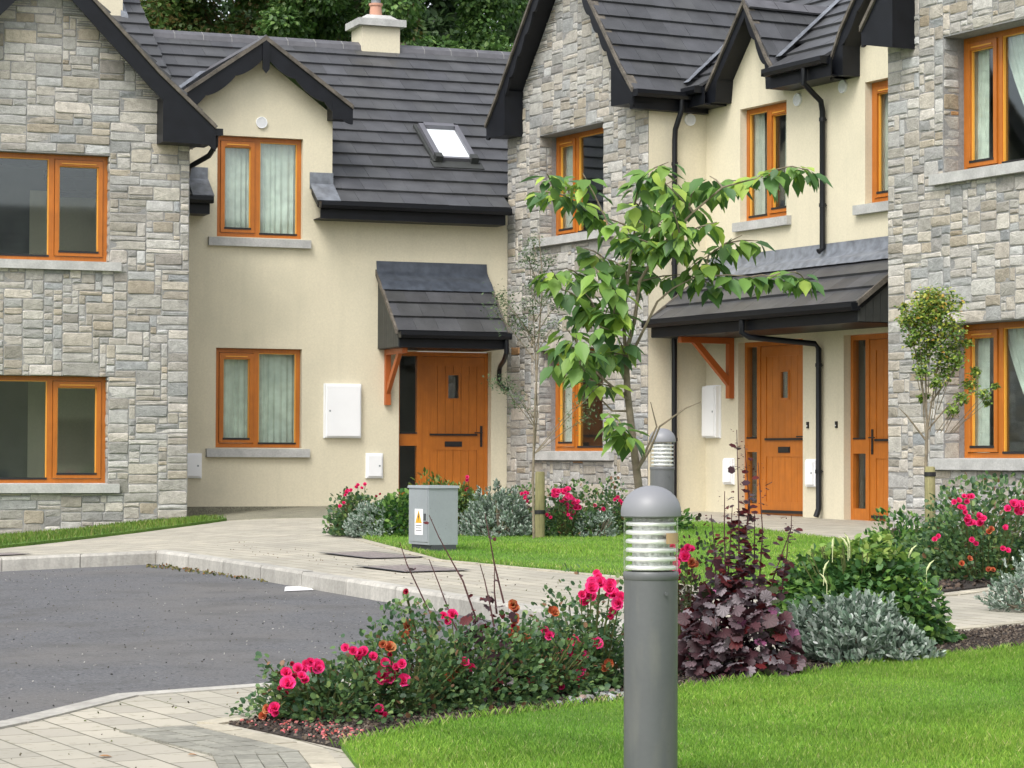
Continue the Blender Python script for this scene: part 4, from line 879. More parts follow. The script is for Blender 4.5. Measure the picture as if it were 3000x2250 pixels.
def rose(label, x, y, rx, ry, h, n, blooms, seed, far=False, cols=None, group='rose bushes in bloom', bs=1.0, rot=.5):
    cols = cols or [(.085, .16, .06), (.055, .12, .055), (.12, .22, .07), (.20, .29, .09), (.24, .13, .07)]
    t = bush('rose_bush', label, 'rose bush', x, y, rx, ry, h, n, ROUND, (.017, .031) if not far else (.03, .05), cols, [5, 4, 4, 2, .6], .35, group=group, seed=seed, stems=22, wd=.85, rot=rot, inner=.3, lumpy=.8)
    m = MB(); rd = random.Random(seed); P, O, U, Ls = [], [], [], []
    for bx, by, bz, k in blooms:
        by2 = by+rd.uniform(-.1, .1); g_ = G(x, y)
        px, py = x+(bx-x)*.6, y+(by2-y)*.6; m.tube([(px, py, g_+.05), ((px+bx)/2, (py+by2)/2, (g_+bz)/2+.05), (bx, by2, bz-.01)], [.004, .0032, .0025], 5)
        for _ in range(rd.randint(8, 14)):
            q = rd.uniform(.35, .95); P.append((px+(bx-px)*q+rd.uniform(-.035, .035), py+(by2-py)*q+rd.uniform(-.03, .05), g_+.05+(bz-.03-g_-.05)*q)); O.append((rd.uniform(-1, 1), rd.uniform(-1, .4), rd.uniform(-.4, .6))); U.append((rd.uniform(-.4, .4), rd.uniform(-.4, .4), 1)); Ls.append(rd.uniform(.022, .038))
        if k == 4:
            for _ in range(16): P.append((bx+rd.uniform(-.03, .03), by2+rd.uniform(-.03, .03), bz-rd.uniform(0, .12))); O.append((rd.uniform(-1, 1), rd.uniform(-1, 1), rd.uniform(-.2, .8))); U.append((0.1, -.4, 1)); Ls.append(rd.uniform(.018, .034))
            continue
        bloom(t, (bx, by2-.02, bz), k, bs)
        if k in (1, 2, 3) and not far:
            for _ in range(1 if k == 2 else 2): bloom(t, (bx+rd.uniform(-.035, .035), by2+rd.uniform(-.02, .03), bz+rd.uniform(-.03, .02)), k if rd.random() < .8 else 0, bs*.8)
        elif far:
            for _ in range(3 if k == 2 else 1): bloom(t, (bx+rd.uniform(-.05, .05), by2+rd.uniform(-.02, .03), bz+rd.uniform(-.05, .03)), k, bs*.95)
    m.build('flower_stem', 'gstem', t)
    V, F = leaves(np.array(P), np.array(O), np.array(U), np.array(Ls), ROUND, .9); np_mesh('stem_leaves', V, F, palette(len(P), cols, [5, 4, 4, 2, 1], 2), 'leaf', t)
    return t
RB_A = [(-0.85,9.9,0.29,2),(-0.82,9.9,0.34,1),(-0.75,9.9,0.35,2),(-0.77,9.9,0.37,1),(-0.86,9.9,0.33,1),(-0.8,9.9,0.32,1),(-0.87,9.9,0.24,0),(-0.85,9.9,0.24,0),(-0.9,9.9,0.2,1),(-0.93,9.9,0.19,3)]
RB_B = [(-0.61,10.0,0.41,1),(-0.57,10.0,0.4,1),(-0.49,10.0,0.36,1),(-0.42,10.0,0.36,1),(-0.5,10.0,0.3,2),(-0.47,10.0,0.29,2),(-0.42,10.0,0.29,2),(-0.51,10.0,0.18,1),(-0.47,10.0,0.42,3)]
RB_C = [(-0.24,10.4,0.52,1),(-0.42,10.4,0.47,3),(-0.43,10.4,0.44,3),(-0.25,10.4,0.29,3),(-0.22,10.4,0.3,3),(-0.19,10.4,0.33,1),(-0.19,10.4,0.26,0),(-0.42,10.4,0.62,0)]
RB_D = [(0.01,10.8,0.54,3),(-0.0,10.8,0.4,3),(0.02,10.8,0.42,3),(0.06,10.8,0.39,3),(0.16,10.8,0.41,1),(0.01,10.8,0.48,3),(0.18,10.8,0.5,3),(0.07,10.8,0.3,3),(0.1,10.8,0.29,3)]
RB_E = [(0.3,11.0,0.57,1),(0.34,11.0,0.6,2),(0.33,11.0,0.56,2),(0.38,11.0,0.62,2),(0.42,11.0,0.6,2),(0.44,11.0,0.57,2),(0.46,11.0,0.54,2),(0.43,11.0,0.5,1),(0.38,11.0,0.64,1),(0.24,11.0,0.34,1),(0.28,11.0,0.37,1),(0.36,11.0,0.36,2),(0.3,11.0,0.3,2),(0.26,11.0,0.27,1),(0.24,11.0,0.31,1),(0.2,11.0,0.25,1),(0.28,11.0,0.21,1),(0.29,11.0,0.24,1),(0.24,11.0,0.23,0),(0.21,11.0,0.19,1),(0.15,11.0,0.26,3),(0.42,11.0,0.28,3)]
RB_F = [(0.81,12.0,0.7,2),(0.82,12.0,0.74,1),(0.76,12.0,0.67,1),(0.78,12.0,0.62,1),(0.85,12.0,0.67,3),(0.74,12.0,0.73,1)]
RB_G = [(-1.63,26.0,0.82,1),(-1.56,26.0,0.87,1),(-1.49,26.0,0.88,1),(-1.7,26.0,0.69,1),(-1.68,26.0,0.8,1),(-1.37,26.0,0.76,0)]
RB_H = [(-0.46,26.5,0.95,1),(-0.17,26.5,0.85,0),(0.11,26.5,0.78,1),(0.17,26.5,0.79,1),(0.14,26.5,0.73,1),(-0.48,26.5,0.82,0)]
RB_I = [(0.46,25.5,0.82,2),(0.53,25.5,0.83,2),(0.58,25.5,0.77,2),(0.5,25.5,0.72,2),(0.61,25.5,0.71,2),(0.64,25.5,0.65,2),(0.55,25.5,0.65,2),(0.39,25.5,0.56,1),(0.56,25.5,0.59,1)]
RB_J = [(0.84,26.0,0.67,1),(0.93,26.0,0.64,1),(1.07,26.0,0.76,1),(1.11,26.0,0.7,1),(0.81,26.0,0.61,0)]
RB_K = [(3.24,18.3,0.72,2),(3.35,18.3,0.73,2),(3.53,18.3,0.66,1),(3.03,18.3,0.58,1),(3.29,18.3,0.58,1),(3.4,18.3,0.66,3),(3.5,18.3,0.52,1),(3.22,18.3,0.78,1),(3.64,18.3,0.77,1),(3.25,18.3,0.45,3),(3.4,18.3,0.37,3),(3.18,18.3,0.86,1),(3.23,18.3,0.89,1),(3.27,18.3,0.89,1),(3.21,18.3,0.81,1),(3.57,18.3,0.84,2),(3.64,18.3,0.83,2)]
SM=[[(-0.28,0.45),(-0.34,0.53),(-0.43,0.72),(-0.46,0.81)],[(-0.18,0.36),(-0.24,0.48),(-0.3,0.64),(-0.34,0.74)],[(-0.14,0.48),(-0.2,0.65),(-0.24,0.72),(-0.3,0.83),(-0.34,0.92)],[(-0.07,0.46),(-0.09,0.56),(-0.11,0.65),(-0.13,0.72)],[(-0.06,0.51),(-0.07,0.6),(-0.07,0.71)],[(-0.03,0.56),(-0.07,0.72),(-0.09,0.83),(-0.11,0.93)]]
WISP=[(-0.12,2.75,20),(-0.19,2.61,14),(-0.14,1.9,16),(-0.03,1.88,12),(0.2,3.3,20),(0.15,3.11,25),(0.29,2.93,25),(0.38,2.75,25),(0.2,2.84,25),(0.11,2.47,20),(0.47,2.7,18),(0.7,1.75,18),(0.84,1.84,16),(0.75,1.56,16),(0.33,3.11,20),(0.02,2.52,16),(0.18,2.66,22),(0.27,2.38,18),(0.06,1.74,10),(0.43,2.47,14),(-0.08,2.68,12)]
MAP=[(3.8,2.55,40),(3.97,2.59,42),(3.69,2.4,32),(4.01,2.36,38),(3.59,2.44,20),(3.84,2.21,34),(4.1,2.19,22),(3.99,1.97,26),(3.74,2.1,16),(4.23,2.23,12),(4.27,1.85,18),(4.4,1.76,14),(4.16,1.72,16),(4.06,1.61,14),(3.84,2.65,30),(3.55,2.55,12),(4.33,1.97,12),(4.44,1.68,8),(4.1,2.06,20),(4.5,1.83,7),(3.76,1.72,8),(3.63,2.23,12)]
MST=[[(3.81,0.44),(3.8,1.08),(3.81,1.42)],[(3.81,1.42),(3.8,1.89),(3.78,2.4)],[(3.81,1.42),(3.89,1.89),(3.97,2.4)],[(3.81,1.42),(3.99,1.63),(4.27,1.8)],[(3.81,1.55),(3.74,1.97),(3.65,2.4)],[(3.84,1.67),(4.06,1.97),(4.12,2.23)],[(3.8,1.33),(3.63,1.55),(3.55,1.63)]]
HST=[[(1.01,0.49),(1.06,0.71),(1.09,0.92),(1.09,1.01)],[(0.98,0.49),(1.0,0.75),(1.01,0.94)],[(1.11,0.49),(1.12,0.71),(1.12,0.91)],[(1.17,0.45),(1.2,0.62),(1.28,0.84),(1.28,0.9)],[(0.94,0.49),(0.94,0.71),(0.92,0.9)],[(1.04,0.54),(1.04,0.88),(1.03,1.29)],[(1.06,0.54),(1.09,0.97),(1.07,1.22)],[(0.98,0.52),(0.97,0.82),(0.97,1.01)],[(1.13,0.52),(1.15,0.82),(1.13,1.14)],[(1.24,0.52),(1.27,0.71),(1.28,0.82)]]
CHT=[[(0.56,1.1),(0.62,1.2),(0.66,1.3),(0.77,1.38),(0.84,1.41)],[(0.57,1.12),(0.65,1.3),(0.62,1.41)],[(0.55,1.65),(0.65,1.86),(0.72,1.92),(0.82,1.97)],[(0.52,1.42),(0.4,1.52),(0.3,1.62),(0.2,1.63)],[(0.53,1.37),(0.45,1.37),(0.34,1.48)]]
CHC=[(0.09,2.34),(0.15,2.39),(0.22,2.41),(0.31,2.4),(0.19,2.32),(0.27,2.3),(0.34,2.24),(0.57,2.39),(0.63,2.43),(0.69,2.45),(0.61,2.33),(0.67,2.35),(0.76,2.43),(0.55,2.28),(0.51,2.2),(0.82,2.39),(0.88,2.4),(0.94,2.39),(1.03,2.4),(1.11,2.41),(1.19,2.42),(1.28,2.42),(1.33,2.4),(0.42,2.18),(0.49,2.12),(0.57,2.14),(0.65,2.18),(0.71,2.22),(0.65,2.1),(0.57,2.05),(0.74,2.12),(0.82,2.08),(0.88,2.05),(0.78,2.18),(0.9,2.18),(1.03,2.14),(1.11,2.12),(0.78,1.97),(0.86,1.95),(0.94,1.91),(1.07,1.95),(1.15,1.95),(1.26,1.97),(1.32,1.94),(0.17,1.97),(0.24,1.99),(0.3,2.01),(0.36,1.99),(0.22,1.89),(0.32,1.89),(0.4,1.93),(0.47,1.87),(0.38,1.8),(0.28,1.78),(0.42,2.05),(0.2,1.64),(0.28,1.68),(0.36,1.61),(0.3,1.55),(0.4,1.57),(0.47,1.68),(0.24,1.72),(0.2,1.57),(0.34,1.49),(0.42,1.34),(0.47,1.3),(0.49,1.24)]
rose('low rose bush at the tip of the near bed, nearest the left, with pink clusters', -.74, 10.05, .30, .30, .25, 2000, RB_A+[(-.95,9.9,.39,4),(-.91,9.9,.34,4),(-.62,9.95,.42,4)], 31)
rose('rose bush with three large deep pink blooms side by side, behind the bed tip', -.42, 10.3, .34, .30, .33, 2500, RB_B+[(-.55,10.1,.44,4),(-.36,10.1,.47,4)], 32)
rose('rose bush with mostly faded orange blooms below the thin purple stems', -.20, 10.5, .32, .26, .31, 2500, RB_C+[(-.42,10.4,.60,4),(-.36,10.4,.54,4),(-.47,10.4,.5,4)], 33)
rose('broad leafy rose bush with few faded peach blooms in the middle of the near bed', .10, 10.85, .34, .28, .33, 2600, RB_D+[(.08,10.8,.5,4),(.14,10.8,.47,4)], 34)
rose('tall rose bush with a big arching pink spray, just left of the large bollard', .33, 11.25, .32, .28, .38, 2600, RB_E+[(.2,11,.5,4),(.25,11.,.54,4)], 35)
rose('red rose bush right of the large bollard, behind the purple leaved plant', .84, 12.35, .22, .22, .50, 1800, RB_F, 36, cols=[(.06, .05, .03), (.09, .02, .02), (.05, .09, .03), (.12, .03, .02), (.1, .05, .03)])
rose('rose bush with a pink spray against the cream wall, left end of the far bed', -1.62, 26.1, .34, .3, .44, 1600, RB_G, 37, far=True)
rose('rose bush with a few red blooms behind the grey utility cabinet', -.15, 26.9, .6, .3, .48, 1800, RB_H, 38, far=True)
rose('rose bush with the biggest pink cluster, beside the olive stake', .55, 25.75, .30, .28, .42, 1500, RB_I, 39, far=True)
rose('rose bush with small red blooms under the middle house ground floor window', 1.02, 26.5, .5, .3, .42, 2000, RB_J, 40, far=True)
rose('large rose bush at the right edge below the right stone house window', 3.55, 19.3, .75, .55, .62, 6500, RB_K, 41, far=True)
# unopened side sprays standing out of the near roses
SILV = [(.25, .32, .25), (.16, .235, .17), (.36, .42, .36), (.52, .57, .52), (.10, .16, .11)]
def silver_bush(label, x, y, rx, ry, h, nr, seed, L=(.03, .05), rot=0, group='grey leaved shrubs', z0=0):
    g_ = G(x, y)+z0; t = thing('grey_leaved_shrub', (x, y, g_), label, 'shrub', group)
    D = rv(nr); D[:, 2] = np.abs(D[:, 2])-.08; D = nrm(D); rad = (.55+.45*NR.random(nr)**.5)*(1+.45*lump(D, seed)+.18*lump(D, seed+5, 8)); ca, sa = math.cos(rot), math.sin(rot)
    X = D[:, 0]*rx*rad; Y = D[:, 1]*ry*rad; C0 = np.c_[x+X*ca-Y*sa, y+X*sa+Y*ca, g_+.02+np.maximum(.01, D[:, 2]*h*rad)]
    per = 11; ax = nrm(D*[.8, .8, .5]+[0, 0, .75]+rv(nr)*.35); P = np.repeat(C0, per, axis=0); A = np.repeat(ax, per, axis=0); tpos = np.tile(np.linspace(0, 1, per), nr)
    P = P+A*(tpos*.05-.03)[:, None]; O = nrm(A*(.55+tpos[:, None]*.9)+rv(len(P))*.75); U = nrm(A+rv(len(P))*.2)
    V, F = leaves(P, O, U, NR.uniform(L[0], L[1], len(P))*(1-.35*tpos), NARROW, 1.55); C = np.repeat(np.array(SILV)[NR.choice(5, len(P), p=[.3, .28, .24, .08, .1])]*(1+NR.uniform(-.15, .15, (len(P), 1))), 2, axis=0)
    tp = np.repeat(tpos > .8, 2) & (NR.random(len(C)) < .6); C[tp] = C[tp]*1.35
    np_mesh('foliage', V, F, np.minimum(C, .72), 'matte', t)
    m = MB(); rd = random.Random(seed)
    for i in range(30):
        k = rd.randrange(nr); q = C0[k]; m.tube([(x+(q[0]-x)*.2, y+(q[1]-y)*.2, g_-.02), (x+(q[0]-x)*.65, y+(q[1]-y)*.65, g_+(q[2]-g_)*.55), tuple(q)], [.006, .005, .0025], 5)
    m.build('stem', 'bark', t); return t
silver_bush('broad grey leaved shrub in front, between the purple plant and the bare soil', 1.68, 12.5, .33, .30, .27, 620, 51, (.038, .066), rot=.6)
silver_bush('bright silver shrub right of the grey utility cabinet', -.12, 25.75, .42, .3, .44, 560, 52, (.035, .06))
silver_bush('dull grey green low shrub at the left end of the far bed', -1.30, 25.65, .42, .28, .32, 420, 53, (.03, .05))
silver_bush('grey leaved shrub spilling over the paving at the right edge', 3.28, 15.9, .30, .30, .30, 330, 54)
silver_bush('little silver shrub right of the biggest pink rose cluster', .84, 25.6, .22, .2, .28, 160, 55, (.03, .05))
GRN = [(.075, .18, .045), (.05, .135, .035), (.13, .26, .05), (.20, .34, .07), (.035, .095, .028)]
tg = bush('green_shrub', 'large bright green leafy shrub behind the grey leaved one', 'shrub', 1.84, 13.65, .52, .44, .60, 8500, LEAF, (.028, .062), GRN, [5, 4, 4, 2, 2], .15, group='green shrubs', seed=61, stems=26, droop=.35, wd=1.25, rot=.3, lumpy=.4, top=([(.22, .36, .07), (.32, .42, .10), (.14, .25, .05)], [4, 3, 2]))
rd = random.Random(5); M['spike'] = mat('pale_flower_spike', (.66, .70, .38), .7)
for i in range(9):
    a = rd.uniform(0, 6.28); q = rd.uniform(.2, .95); x_, y_ = 1.86+math.cos(a)*.44*q, 13.6+math.sin(a)*.35*q-.1; z_ = G(x_, y_)+.54*math.sqrt(1-q*q*.8); c = rd.uniform(-.022, .022)
    m = MB(); m.tube([(x_, y_, z_-.08), (x_, y_, z_-.01), (x_+c*.3, y_, z_+.005), (x_+c, y_, z_+.03), (x_+c*2.2, y_, z_+.05)], [.002, .002, .006, .005, .001], 6); m.build('flower_spike', 'spike', tg)
bush('green_shrub', 'rounded green shrub left of the grey utility cabinet', 'shrub', -1.02, 25.6, .36, .3, .42, 2200, LEAF, (.04, .07), GRN, [5, 4, 4, 3, 2], .3, group='green shrubs', seed=62, wd=1.2)
bush('green_shrub', 'yellow green arching shrub in front of the single orange door', 'shrub', -.62, 27.0, .46, .3, .56, 2300, LEAF, (.045, .08), [(.15, .22, .04), (.08, .16, .03), (.30, .30, .07), (.26, .13, .04), (.05, .11, .02)], [4, 4, 2, 1, 2], .5, group='green shrubs', seed=63, wd=.8)
bush('green_shrub', 'low green plant at the foot of the cream wall left of the two doors', 'shrub', 1.62, 27.3, .3, .25, .22, 700, LEAF, (.04, .07), GRN, [5, 4, 4, 3, 2], .3, group='green shrubs', seed=64)
bush('green_shrub', 'thin green plant between the big rose bush and the maple stake', 'shrub', 3.25, 21.2, .35, .3, .38, 1200, LEAF, (.04, .06), GRN, [4, 3, 4, 3, 2], .4, group='green shrubs', seed=65)
# purple leaved plants
HEU = [(.05, .018, .024), (.085, .032, .04), (.16, .11, .125), (.25, .21, .23), (.11, .012, .014), (.05, .06, .03), (.42, .13, .27)]
def heuchera(label, x, y, rx, ry, h, n, L, stems_, seed, wts, lr=(.02, .035), lcount=10):
    g_ = G(x, y); t = thing('purple_leaved_plant', (x, y, g_), label, 'plant', 'purple leaved plants')
    D = rv(n); D[:, 2] = np.abs(D[:, 2])-.02; D = nrm(D); rad = (.3+.7*NR.random(n)**.5)*(1+.3*lump(D, seed)); P = np.c_[x+D[:, 0]*rx*rad, y+D[:, 1]*ry*rad, g_+.03+D[:, 2].clip(0)*h*rad]
    O = nrm(D*[1, 1, .1]+[0, 0, -.15]+rv(n)*.75); U = nrm(D*.9+[0, -.45, .45]+rv(n)*.45); V, F = leaves(P, O, U, NR.uniform(L[0], L[1], n), LOBED, 1.0)
    C = palette(n, HEU, wts, 20, .25)*np.tile(np.array([1.18, .8]*10), n)[:, None]; np_mesh('foliage', V, F, C, 'leaf', t)
    m = MB(); rd = random.Random(seed); P, O, U, Ls = [], [], [], []
    for i in range(0, n, 5): pass
    for st in stems_:
        yy = y+rd.uniform(-.08, .08); pts = [(a, yy+rd.uniform(-.01, .01), b) for a, b in st]; m.tube(pts, [.0045-.0028*i/(len(pts)-1) for i in range(len(pts))], 6)
        for k in range(len(pts)-1):
            a, b = Vector(pts[k]), Vector(pts[k+1]); ln = (b-a).length
            for _ in range(int(ln*lcount*(6 if k < len(pts)*.5 else 9))):
                q = a.lerp(b, rd.random()); hi = (q.z-g_)/1.0; P.append(tuple(q+Vector((rd.uniform(-.02, .02)*(1.6 if hi > .6 else 1), rd.uniform(-.02, .02), 0)))); O.append((rd.uniform(-1, 1), rd.uniform(-1, 1), rd.uniform(-.3, .5))); U.append((0.1, -.5, 1)); Ls.append(rd.uniform(*lr)*(.28 if k >= len(pts)*.5-.5 and rd.random() < .85 else 1))
    m.build('flower_stem', 'twig', t)
    V, F = leaves(np.array(P), np.array(O), np.array(U), np.array(Ls), ROUND, 1.1); np_mesh('stem_leaves', V, F, palette(len(P), [(.10, .012, .015), (.07, .03, .04), (.14, .02, .02), (.12, .09, .10)], [4, 3, 2, 2], 2), 'leaf', t)
heuchera('large purple and silver leaved plant right of the large bollard', 1.02, 11.75, .27, .25, .42, 700, (.035, .08), HST, 71, [6, 5, 5, 5, 2.5, 1.2, .35], (.022, .042), 20)
heuchera('straggly purple plant with tall thin stems among the near roses', -.10, 10.62, .15, .09, .44, 95, (.035, .06), SM, 72, [5, 4, 2, 1, 3, .5, 0], (.012, .028), 4)
# ================================================================ young trees
def tube_tree(name, label, cat, x, y, nodes_paths, rads, group=None, mt='bark'):
    t = thing(name, (x, y, G(x, y)), label, cat, group); m = MB()
    for pts, (r0, r1) in zip(nodes_paths, rads):
        n = len(pts); m.tube(pts, [r0+(r1-r0)*i/(n-1) for i in range(n)], 10 if r0 > .012 else 6)
    return t, m
Y = 11.5; rd = random.Random(4)
trunk = [(.60, Y, G(.6, Y)-.02), (.595, Y, .5), (.58, Y, .93), (.57, Y, 1.03), (.545, Y, 1.23), (.52, Y, 1.44), (.51, Y, 1.62)]
paths = [trunk, [(.51, Y, 1.62), (.50, Y, 1.79), (.52, Y+.03, 1.96), (.54, Y+.05, 2.11), (.57, Y+.06, 2.3), (.62, Y+.08, 2.42)], [(.51, Y, 1.62), (.55, Y-.03, 1.78), (.57, Y-.05, 1.95), (.66, Y-.1, 2.1), (.80, Y-.15, 2.25), (.93, Y-.18, 2.36), (1.12, Y-.2, 2.41)]]
rads = [(.023, .014), (.010, .003), (.010, .003)]
for s in CHT: paths.append([(a, Y+rd.uniform(-.02, .02)-.03*i, b) for i, (a, b) in enumerate(s)]); rads.append((.007, .002))
t, m = tube_tree('young_tree', 'young broad leaved tree with large drooping leaves, behind the large bollard', 'tree', .6, Y, paths, rads, 'young planted trees')
nodes = [(Vector(p), .008) for p in trunk[4:]]+[(Vector(p), .006) for pp in paths[1:3] for p in pp]
CHC += [(.50,2.0),(.60,2.22),(.33,2.1),(.45,1.78),(.62,1.98),(.30,1.85),(.38,1.72),(.72,2.3),(.26,1.62),(.42,1.6),(.68,2.04),(.80,2.28)]
order = sorted(CHC, key=lambda c: min((Vector((c[0], Y, c[1]))-n_[0]).length for n_ in nodes)); P, O, U, Ls = [], [], [], []
for cx, cz in order:
    c = Vector((cx, Y+rd.uniform(-.28, .28), cz+.02)); best = min(nodes, key=lambda n_: (n_[0]-c).length+(.12 if n_[0].z > c.z else 0)); a = best[0]; mid = a.lerp(c, .5)+Vector((0, 0, .008)); m.tube([a, mid, c], [.0045, .0035, .002], 5); nodes += [(mid, .004), (c, .003)]
    for k in range(rd.randint(11, 16)):
        an = rd.uniform(0, 6.28); o = Vector((math.cos(an)*.75, math.sin(an)*.75, rd.uniform(-1.15, -.05))); q = c+Vector((math.cos(an), math.sin(an), 0))*rd.uniform(0, .035)-(c-a).normalized()*rd.uniform(0, .11)
        P.append(tuple(q)); O.append(tuple(o)); U.append((o.x*.8+rd.uniform(-.4, .4), o.y*.8-.3+rd.uniform(-.3, .3), 1)); Ls.append(rd.uniform(.06, .13))
m.build('trunk', 'bark', t, smooth=True)
CH = (np.array([(0, 0, 0), (.12, 0, 0), (.35, .23, .05), (.62, .25, .03), (.86, .10, -.06), (1.05, 0, -.16), (.86, -.10, -.06), (.62, -.25, .03), (.35, -.23, .05), (.5, 0, -.02)]), np.array([(1, 2, 9, 8), (2, 3, 4, 9), (9, 4, 5, 6), (8, 9, 6, 7), (0, 1, 8, 1)]))
CH = (CH[0], np.array([(1, 2, 3, 9), (9, 3, 4, 5), (9, 5, 6, 7), (1, 9, 7, 8)]))
V, F = leaves(np.array(P), np.array(O), np.array(U), np.array(Ls), CH, 1.05)
np_mesh('crown', V, F, palette(len(P), [(.15, .28, .06), (.10, .21, .06), (.22, .37, .07), (.38, .52, .09), (.075, .16, .055)], [5, 4, 4, 2.6, 2.2], 4), 'leaf', t)
# wispy sapling
rd = random.Random(9); Y = 25.2
t, m = tube_tree('sapling', 'thin wispy sapling with tiny leaves beside the olive stake', 'tree', .22, Y, [[(.22, Y, G(.2, Y)-.02), (.21, Y, .9), (.22, Y, 1.5), (.26, Y, 2.3), (.30, Y, 2.9), (.26, Y, 3.35)], [(.20, Y+.03, .9), (.25, Y+.03, 1.6), (.22, Y+.03, 2.4), (.17, Y, 3.1)]], [(.014, .004), (.010, .003)], 'young planted trees')
P, O, U, Ls = [], [], [], []
for cx, cz, r in WISP:
    c = Vector((cx, Y+rd.uniform(-.2, .2), cz)); a = Vector((.23, Y, max(1.2, cz-abs(cx-.23)*.9-.12))); m.tube([a, a.lerp(c, .6)+Vector((0, 0, .02)), c], [.005, .004, .002], 5)
    for i in range(int(r*7)):
        q = a.lerp(c, rd.uniform(.55, 1.1)) if rd.random() < .5 else c; P.append((q.x+rd.gauss(0, .055), q.y+rd.gauss(0, .06), q.z+rd.gauss(0, .05))); O.append((rd.uniform(-1, 1), rd.uniform(-1, 1), rd.uniform(-.6, .5))); U.append((rd.uniform(-.4, .4), -.3, 1)); Ls.append(rd.uniform(.022, .042))
m.build('trunk', 'bark', t, smooth=True); V, F = leaves(np.array(P), np.array(O), np.array(U), np.array(Ls), LEAF, .85)
np_mesh('crown', V, F, palette(len(P), [(.09, .15, .06), (.06, .11, .045), (.13, .19, .08)], [4, 3, 2], 2), 'leaf', t)
# small maple
Y = 23.5
t, m = tube_tree('young_tree', 'small multi stemmed tree with a dense yellow green top at the right', 'tree', 3.81, Y, [[(a, Y, b) for a, b in s] for s in MST], [(.018, .014)]+[(.011, .003)]*6, 'young planted trees')
P, O, U, Ls, cc = [], [], [], [], []
for cx, cz, r in [(3.84+(a-3.84)*.88, b, c) for a, b, c in MAP]+[(3.75, 1.97, 18), (3.88, 1.86, 16), (3.80, 1.74, 10), (3.85, 2.45, 30), (3.72, 2.3, 24), (3.95, 2.1, 22)]:
    R = r*.0050; c = Vector((cx, Y+rd.uniform(-.12, .12), cz)); m.tube([(3.81+(cx-3.81)*.4, Y, max(1.4, cz-.45)), tuple(c)], [.005, .002], 5)
    for i in range(int(r*r*.34+45)):
        d = Vector((rd.gauss(0, 1), rd.gauss(0, 1), rd.gauss(0, 1))).normalized()*R*rd.random()**.6; d.x *= 1.1; P.append((c.x+d.x, c.y+d.y, c.z+d.z*.85)); O.append((rd.uniform(-1, 1), rd.uniform(-1, 1), rd.uniform(-.8, .3))); U.append((rd.uniform(-.5, .5), -.3, 1)); Ls.append(rd.uniform(.024, .045)); k = rd.random(); hi = (c.z+d.z-1.7)/1.0
        cc.append((.30, .32, .05) if k < .25*hi+.1 else (.38, .22, .04) if k < .40*hi+.05 else (.19, .28, .05) if k < .6 else (.11, .19, .04) if k < .85 else (.06, .12, .03))
m.build('trunk', 'bark', t, smooth=True); V, F = leaves(np.array(P), np.array(O), np.array(U), np.array(Ls), LEAF, 1.3); C = np.repeat(np.array(cc)*1.35*(1+NR.uniform(-.15, .15, (len(cc), 1))), 2, axis=0)
np_mesh('crown', V, F, C, 'leaf', t)
# ================================================================ big trees behind the roofs
def big_tree(label, x, y, z, R, H, n, cols, seed, L=(.12, .22)):
    g_ = G(x, y); t = thing('broadleaf_tree', (x, y, g_), label, 'tree', 'tall trees behind the roofs'); r = np.random.default_rng(seed)
    B = r.normal(size=(85, 3)); B = nrm(B)*(.5+.5*r.random((85, 1))**.5)*[R, R, H]; bi = r.integers(0, 85, n); rr = r.uniform(.55, 1.15, 85)*R*.24
    D = nrm(r.normal(size=(n, 3))); P = np.array([x, y, z])+B[bi]+D*(rr[bi]*r.random(n)**.4)[:, None]*[1, 1, .75]
    O = nrm(D+[0, 0, -.5]+r.normal(size=(n, 3))*.5); U = nrm(D*.6+[0, 0, .8]+r.normal(size=(n, 3))*.5); V, F = leaves(P, O, U, r.uniform(L[0], L[1], n), LEAF, 1.3)
    C = np.array(cols)[r.choice(len(cols), n)]*(1+r.uniform(-.2, .2, (n, 1))); C = C*(.8+.4*r.random(85))[bi][:, None]
    np_mesh('crown', V, F, np.repeat(C, 2, axis=0), 'leaf', t)
    m = MB(); m.tube([(x, y, g_-.5), (x+.1, y, g_+z*.5), (x, y, z-H*.1)], [.32, .24, .08], 12); rd = random.Random(seed)
    for i in range(12):
        q = B[rd.randrange(85)]; a = Vector((x, y, z-rd.uniform(H*.4, H*.9))); b = Vector((x+q[0]*.7, y+q[1]*.7, z-H*.5+q[2]*.3)); m.tube([a, a.lerp(b, .5)+Vector((0, 0, .3)), b], [.07, .05, .02], 6)
    m.build('trunk', 'bark', t, smooth=True)
G1 = [(.10, .20, .05), (.075, .155, .04), (.15, .25, .065), (.055, .115, .035)]; G2 = [(.045, .085, .03), (.03, .065, .025), (.06, .11, .035)]
big_tree('green broad tree behind the back roof, leftmost of the row', -8.6, 54, 10.5, 3.2, 4.6, 60000, [(.11, .20, .05), (.08, .155, .04), (.16, .22, .06), (.20, .15, .05)], 81, (.08, .15))
big_tree('mid green tree behind the dormer, second of the row', -5.0, 56, 10.6, 3.2, 4.8, 60000, [(.12, .21, .052), (.08, .16, .04), (.16, .23, .06), (.19, .15, .05)], 82, (.08, .15))
big_tree('bright green tree directly behind the chimney', -2.3, 53, 10.2, 2.6, 4.4, 60000, G1, 83, (.08, .14))
big_tree('dark tree further back beyond the chimney, right of the bright one', .6, 66, 12.5, 4.0, 6, 24000, G2, 84, (.18, .3))
big_tree('dark tree behind the gap between the two leftmost ones', -7.0, 68, 12.5, 4.4, 6, 20000, G2, 85, (.18, .3))
big_tree('dark tree far behind the middle of the back roof', -3.4, 70, 12.5, 4.2, 6, 20000, G2, 86, (.18, .3))
